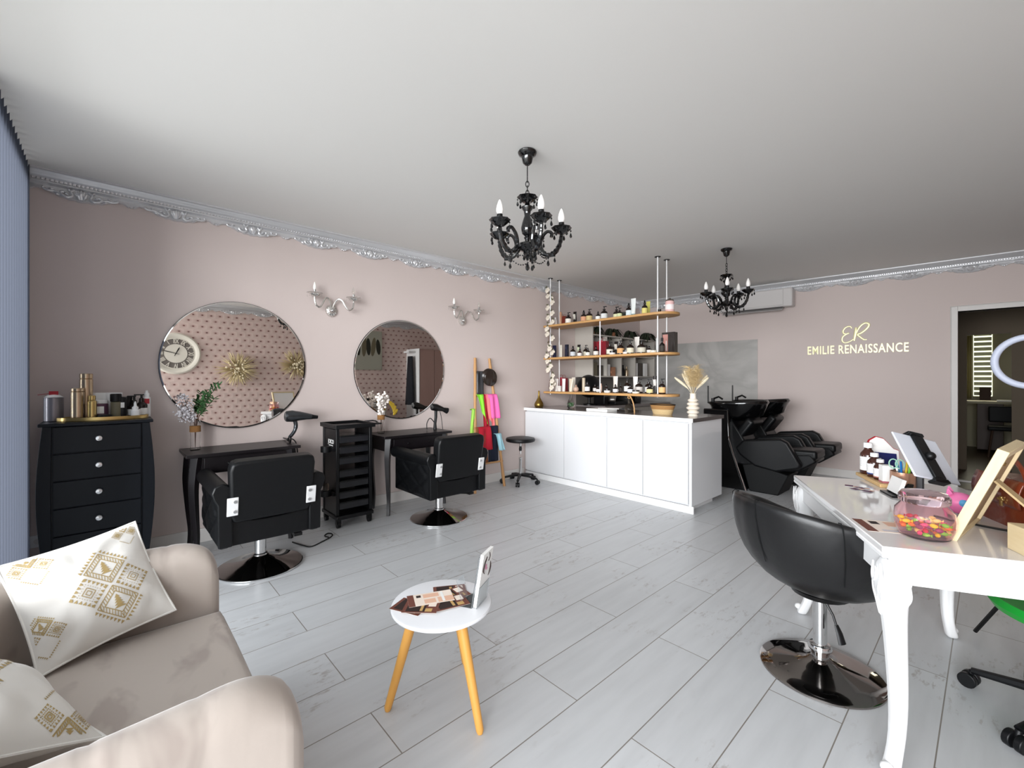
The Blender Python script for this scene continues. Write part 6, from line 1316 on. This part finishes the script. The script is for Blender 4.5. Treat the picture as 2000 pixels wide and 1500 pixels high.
o = b2.obj('seat_cushion', vel, t, solid=0, sharp=80); s_ = o.modifiers.new('s', 'SOLIDIFY'); s_.thickness = 0.06; s_.offset = -1
for x in (XI0, XI1):
    for y in (YF-0.06, YB+0.02): b = MB(); b.cyl((x, y, 0.12), (x*1.0, y, 0), 0.018, 0.011); b.obj('leg', 'gold', t)

# cushions with printed gold pattern
cloth_m = mat('cushion_white', '#e3e0da', 0.8, sheen=0.3, bump=(5, 0.35)); print_m = mat('cushion_gold_print', '#b59d6a', 0.55, 0.2)
def pillow(name, TLc, TRc, BLc, T, label, seed, pattern=True):
    TLc, TRc, BLc = map(Vector, (TLc, TRc, BLc)); BRc = TRc+BLc-TLc; C0 = (TRc+BLc)/2; ax = (TRc-TLc)/2; ay = (TLc-BLc)/2; n = ax.cross(ay).normalized()
    rr = random.Random(seed)
    def surf(u, v, side=1, off=0.0):       # u,v in -1..1
        x = u*(1.0-0.06*(1-v*v)); y = v*(1.0-0.06*(1-u*u))
        tt = T*(max(0, 1-abs(u)**2.2)**0.75)*(max(0, 1-abs(v)**2.2)**0.75)
        e = max(abs(u), abs(v))
        wr = 0.005*math.sin(8*math.atan2(v, u)+seed+3*e)*min(1, max(0, (e-0.45)/0.35))*(1-e)*4+0.006*math.sin(u*5+v*3+seed)*math.sin(v*4-u*2)*(1-e)+0.0035*math.sin(u*14+math.sin(v*5)*2)*max(0, -v)*(1-e)*2.5
        return C0+ax*x+ay*y+n*(side*(tt+wr*(1 if e < 0.99 else 0)+off))
    b = MB(); NN = 44
    f = lambda q: q*2-1
    b.k = 0
    b.grid(lambda u, v: tuple(surf(f(u), f(v), 1)), NN, NN); b.grid(lambda u, v: tuple(surf(f(u), f(v), -1)), NN, NN)
    b.k = 1
    def poly(pts):
        P = []; 
        for (x0, y0), (x1, y1) in zip(pts, pts[1:]+pts[:1]):
            for q in range(3): P.append((x0+(x1-x0)*q/3, y0+(y1-y0)*q/3))
        P = [p for p in P]; c = (sum(p[0] for p in P)/len(P), sum(p[1] for p in P)/len(P))
        if any(max(abs(p[0]), abs(p[1])) > 0.96 for p in P): return
        vs = [tuple(surf(*c, 1, 0.0012))]+[tuple(surf(*p, 1, 0.0012)) for p in P]; m = len(P); b.add(vs, [(0, 1+i, 1+(i+1) % m) for i in range(m)])
    def line(a, c, w_=0.008):
        a, c = Vector(a), Vector(c); d = (c-a).normalized(); nn = Vector((-d.y, d.x))*w_; k_ = max(1, int((c-a).length/0.12))
        for i in range(k_): p, q = a.lerp(c, i/k_), a.lerp(c, (i+1)/k_); poly([tuple(p+nn), tuple(q+nn), tuple(q-nn), tuple(p-nn)])
    def motif(cx_, cy_, s, full=True):
        X = lambda x, y: (cx_+(x-y)*s*0.7071, cy_+(x+y)*s*0.7071)      # diamonds = squares turned 45 degrees
        def sq(x, y, h, w_=0.007):
            q = [X(x-h, y-h), X(x+h, y-h), X(x+h, y+h), X(x-h, y+h)]
            for i in range(4): line(q[i], q[(i+1) % 4], w_)
        def leaf(x, y, h):
            for j in range(5):
                f_ = j/5; w2 = h*(0.95-0.7*f_)
                p = X(x-h*0.6+f_*h*1.3, y-h*0.6+f_*h*1.3); a_ = X(x-h*0.6+f_*h*1.3+w2*0.55, y-h*0.6+f_*h*1.3-w2*0.55); c_ = X(x-h*0.6+f_*h*1.3-w2*0.55, y-h*0.6+f_*h*1.3+w2*0.55); d_ = X(x-h*0.6+(f_+0.28)*h*1.3, y-h*0.6+(f_+0.28)*h*1.3)
                poly([p, a_, d_, c_])
        def teeth(x0, y0, x1, y1, nx, ny, k_):
            for j in range(k_):
                f0, f1 = j/k_, (j+0.8)/k_; fm = (f0+f1)/2
                poly([X(x0+(x1-x0)*f0, y0+(y1-y0)*f0), X(x0+(x1-x0)*f1, y0+(y1-y0)*f1), X(x0+(x1-x0)*fm+nx, y0+(y1-y0)*fm+ny)])
        def dotsq(x, y, h):
            for q in (0.95, 0.62, 0.3):
                if q == 0.95:
                    for j in range(7):
                        g = -h+2*h*j/6
                        for (px, py) in ((g, -h), (g, h), (-h, g), (h, g)): p = X(x+px, y+py); poly([(p[0]-0.008, p[1]), (p[0], p[1]-0.008), (p[0]+0.008, p[1]), (p[0], p[1]+0.008)])
                else: sq(x, y, h*q, 0.006)
        h = 0.36
        for x, y in ((-0.5, -0.5), (0.5, 0.5)) if full else ((0.5, 0.5),):
            sq(x, y, 0.46); sq(x, y, 0.30)
            for j in range(9):
                g = -0.44+0.88*j/9
                for (a1, b1, a2, b2) in ((g, -0.46, g+0.10, -0.30), (g, 0.30, g+0.10, 0.46), (-0.46, g, -0.30, g+0.10), (0.30, g, 0.46, g+0.10)):
                    line(X(x+a1, y+b1), X(x+a2, y+b2), 0.005)
            leaf(x, y, 0.26)
        for x, y in ((0.5, -0.5), (-0.5, 0.5)):
            dotsq(x, y, 0.24)
            for q in ((-0.42, -0.40, 0.42, -0.40, 0, 0.12), (-0.42, 0.40, 0.42, 0.40, 0, -0.12), (-0.42, -0.42, -0.42, 0.42, 0.12, 0), (0.42, -0.42, 0.42, 0.42, -0.12, 0)): teeth(x+q[0], y+q[1], x+q[2], y+q[3], q[4], q[5], 6)
        for q in ((-1.02, -1.04, 0.0, -1.04, 0, -0.12), (0.0, 1.04, 1.02, 1.04, 0, 0.12), (-1.04, -1.02, -1.04, 0.0, -0.12, 0), (1.04, 0.0, 1.04, 1.02, 0.12, 0)): teeth(*q, 8)
    if pattern:
        motif(0.22, -0.10, 0.50); motif(-0.66, 0.78, 0.24, False); motif(0.76, 0.84, 0.18, False); motif(-0.84, -0.45, 0.24, False)
    o = b.obj(name, [cloth_m, print_m], None, sharp=75); tag(o, label, 'cushion', None)
    b = MB(); ring = [surf(q, -1) for q in [-1+2*i/20 for i in range(20)]]+[surf(1, q) for q in [-1+2*i/20 for i in range(20)]]+[surf(-q, 1) for q in [-1+2*i/20 for i in range(20)]]+[surf(-1, -q) for q in [-1+2*i/20 for i in range(20)]]
    b.tube(ring, 0.0035, 6, closed=True); b.obj('seam_edge', cloth_m, o); return surf, o
pillow('printed_cushion', (-1.945, -0.25, 0.755), (-2.03, 0.06, 0.80), (-1.775, -0.15, 0.475), 0.058, 'white cushion with gold geometric print leaning at the far sofa arm', 2)
pillow('printed_cushion', (-1.335, -0.01, 0.50), (-1.20, -0.33, 0.66), (-1.62, -0.18, 0.60), 0.095, 'white cushion with gold print nearest the camera on sofa', 5)

# ================================================================ things on and by the papered wall (seen in the mirrors)
RXF = X1
t = thing('wall_clock', 'big cream wall clock on the tufted wallpaper', 'clock', (RXF, 0.83, 1.755))
b = MB(); b.T = Matrix.Rotation(-PI/2, 4, 'Y'); b.lathe([(0.0, 0.0), (0.36, 0.0), (0.365, 0.02), (0.34, 0.045), (0.30, 0.04), (0.285, 0.025), (0.27, 0.02)], seg=64, caps=False); b.obj('rim', mat('clock_cream', '#e4dfd2', 0.6), t)
b = MB(); b.T = Matrix.Rotation(-PI/2, 4, 'Y'); b.lathe([(0.0, 0.012), (0.272, 0.012), (0.272, 0.016), (0, 0.016)], seg=48); b.obj('dial', mat('clock_dark', '#77706a', 0.7), t)
b = MB(); b.T = Matrix.Rotation(-PI/2, 4, 'Y'); b.lathe([(0.0, 0.017), (0.16, 0.017), (0.165, 0.022), (0.0, 0.022)], seg=48); b.lathe([(0.258, 0.017), (0.272, 0.017), (0.272, 0.024), (0.258, 0.024)], seg=48, caps=False); b.obj('centre_disc', 'clock_cream', t)
b = MB()
for i, s in enumerate(['XII', 'I', 'II', 'III', 'IIII', 'V', 'VI', 'VII', 'VIII', 'IX', 'X', 'XI']):
    a = i*PI/6; F_ = facing((-0.026, 0, 0), (0, -1, 0)) @ Matrix.Rotation(-a, 4, 'Z') @ Matrix.Translation((0, 0.213, 0)); text_mesh(b, s, 0.105, F_, 0.002, 0.003, 0.62)
b.obj('roman_numerals', 'clock_cream', t)
b = MB()
for a, l_, w_ in ((math.radians(-25), 0.13, 0.010), (math.radians(75), 0.21, 0.007)):
    F_ = facing((-0.03, 0, 0), (0, -1, 0)) @ Matrix.Rotation(-a, 4, 'Z'); b.T = F_; b.prism([(-w_*0.4, -0.05), (w_*0.4, -0.05), (w_, l_*0.7), (0, l_), (-w_, l_*0.7)], 'z', 0, 0.003)
b.obj('hands', 'black_metal', t)
def wreath(y, z, R, label, seed):
    t = thing('dried_wreath', label, 'dried flower arrangement', (RXF, y, z), 0, 'dried flower arrangements on the wallpaper'); r = random.Random(seed); b = MB(); c2 = MB()
    for i in range(150):
        a = r.random()*2*PI; l_ = R*r.uniform(0.45, 1.0); o = r.uniform(0.02, 0.12); d = Vector((-o*1.2, math.cos(a)*l_, math.sin(a)*l_*0.85)); s_ = d*0.15
        b.tube([s_, s_.lerp(d, 0.6)+Vector((-0.03, 0, 0)), d], [0.004, r.uniform(0.007, 0.016), 0.002], 5, flat=0.5)
    for i in range(60):
        a = r.random()*2*PI; l_ = R*0.5*r.random(); c2.ball((-0.06-0.06*r.random(), math.cos(a)*l_, math.sin(a)*l_), r.uniform(0.010, 0.022), 6, 4)
    b.obj('dried_stalks', mat('dried_straw', '#dccba0', 0.8), t); c2.obj('dried_blossoms', mat('dried_cream', '#ece0c0', 0.8), t)
    MB().box(-0.02, 0, -0.04, 0.04, -0.04, 0.04).obj('mount', 'pine', t)
wreath(1.76, 1.50, 0.42, 'spiky cream dried flower burst nearest the wall clock', 1); wreath(2.80, 1.60, 0.40, 'spiky cream dried flower burst farther from the wall clock', 8)
t = thing('feather_picture', 'grey canvas picture with painted dark feathers on the wallpaper', 'picture', (RXF, 4.35, 1.97))
MB().box(-0.03, 0, -0.45, 0.33, -0.45, 0.45).obj('canvas', mat('canvas_grey', '#a9a89a', 0.8), t)
b = MB(); b.k = 0
for i, (y, h_, tl) in enumerate(((-0.25, 0.42, 0.1), (-0.1, 0.46, -0.05), (0.0, 0.40, 0.05), (0.12, 0.44, -0.12), (0.24, 0.36, 0.1))):
    b.k = i % 2; b.ball((-0.0305, y, 0.08), (0.0012, 0.055, h_/2), 12, 10, rot(tl, 'X'))
b.obj('painted_feathers', [mat('feather_dark', '#2c2c22', 0.8), mat('feather_mid', '#6e6650', 0.8)], t)
t = thing('pink_wardrobe', 'dusty pink wardrobe against the papered wall with white front edge', 'wardrobe', (0, 0, 0))
MB().box(0.62, RXF-0.001, 5.35, 6.15, 0.0, 2.02).obj('body', mat('wardrobe_pink', '#b3938a', 0.5), t)
MB().box(0.60, 0.62, 5.36, 5.75, 0.02, 2.0).obj('door', 'wardrobe_pink', t); MB().box(0.60, 0.62, 5.76, 6.14, 0.02, 2.0).obj('door', 'wardrobe_pink', t); MB().box(0.60, RXF-0.002, 5.335, 5.35, 0, 2.03).obj('side_panel', 'white_satin', t)
MB().box(0.75, 1.0, 5.15, 5.35, 1.93, 1.97).obj('coat_shelf', 'white_satin', t)
b = MB(); b.grid(lambda u, v: (0.85+(0.10+0.05*v)*math.cos(u*2*PI), 5.24+(0.035+0.06*v)*math.sin(u*2*PI)*(1+0.1*math.sin(u*30)), 1.85-1.15*v), 40, 10, closeu=True)
tag(b.obj('dark_coat', mat('coat_navy', '#14161d', 0.85)), 'long dark coat hanging beside the pink wardrobe', 'coat')
t = thing('drawer_unit', 'white drawer unit against the papered wall carrying a printer', 'drawer unit', (0.95, 4.3, 0))
MB().box(-0.22, 0.24, -0.28, 0.28, 0.0, 0.78).obj('body', 'white_satin', t)
for i in range(3): d = MB().box(-0.235, -0.22, -0.27, 0.27, 0.06+i*0.24, 0.28+i*0.24).obj('drawer', 'cabinet_pale', t, bevel=0.002); MB().box(-0.25, -0.235, -0.05, 0.05, 0.20+i*0.24, 0.21+i*0.24).obj('handle', 'chrome', d)
t = thing('printer', 'low black printer on the white drawer unit', 'printer', (0.93, 4.3, 0.78))
MB().box(-0.16, 0.18, -0.21, 0.21, 0, 0.10).obj('printer_body', 'black_plastic', t, bevel=0.015); MB().box(-0.17, -0.155, -0.12, 0.12, 0.03, 0.06).obj('paper_slot', 'black_metal', t)
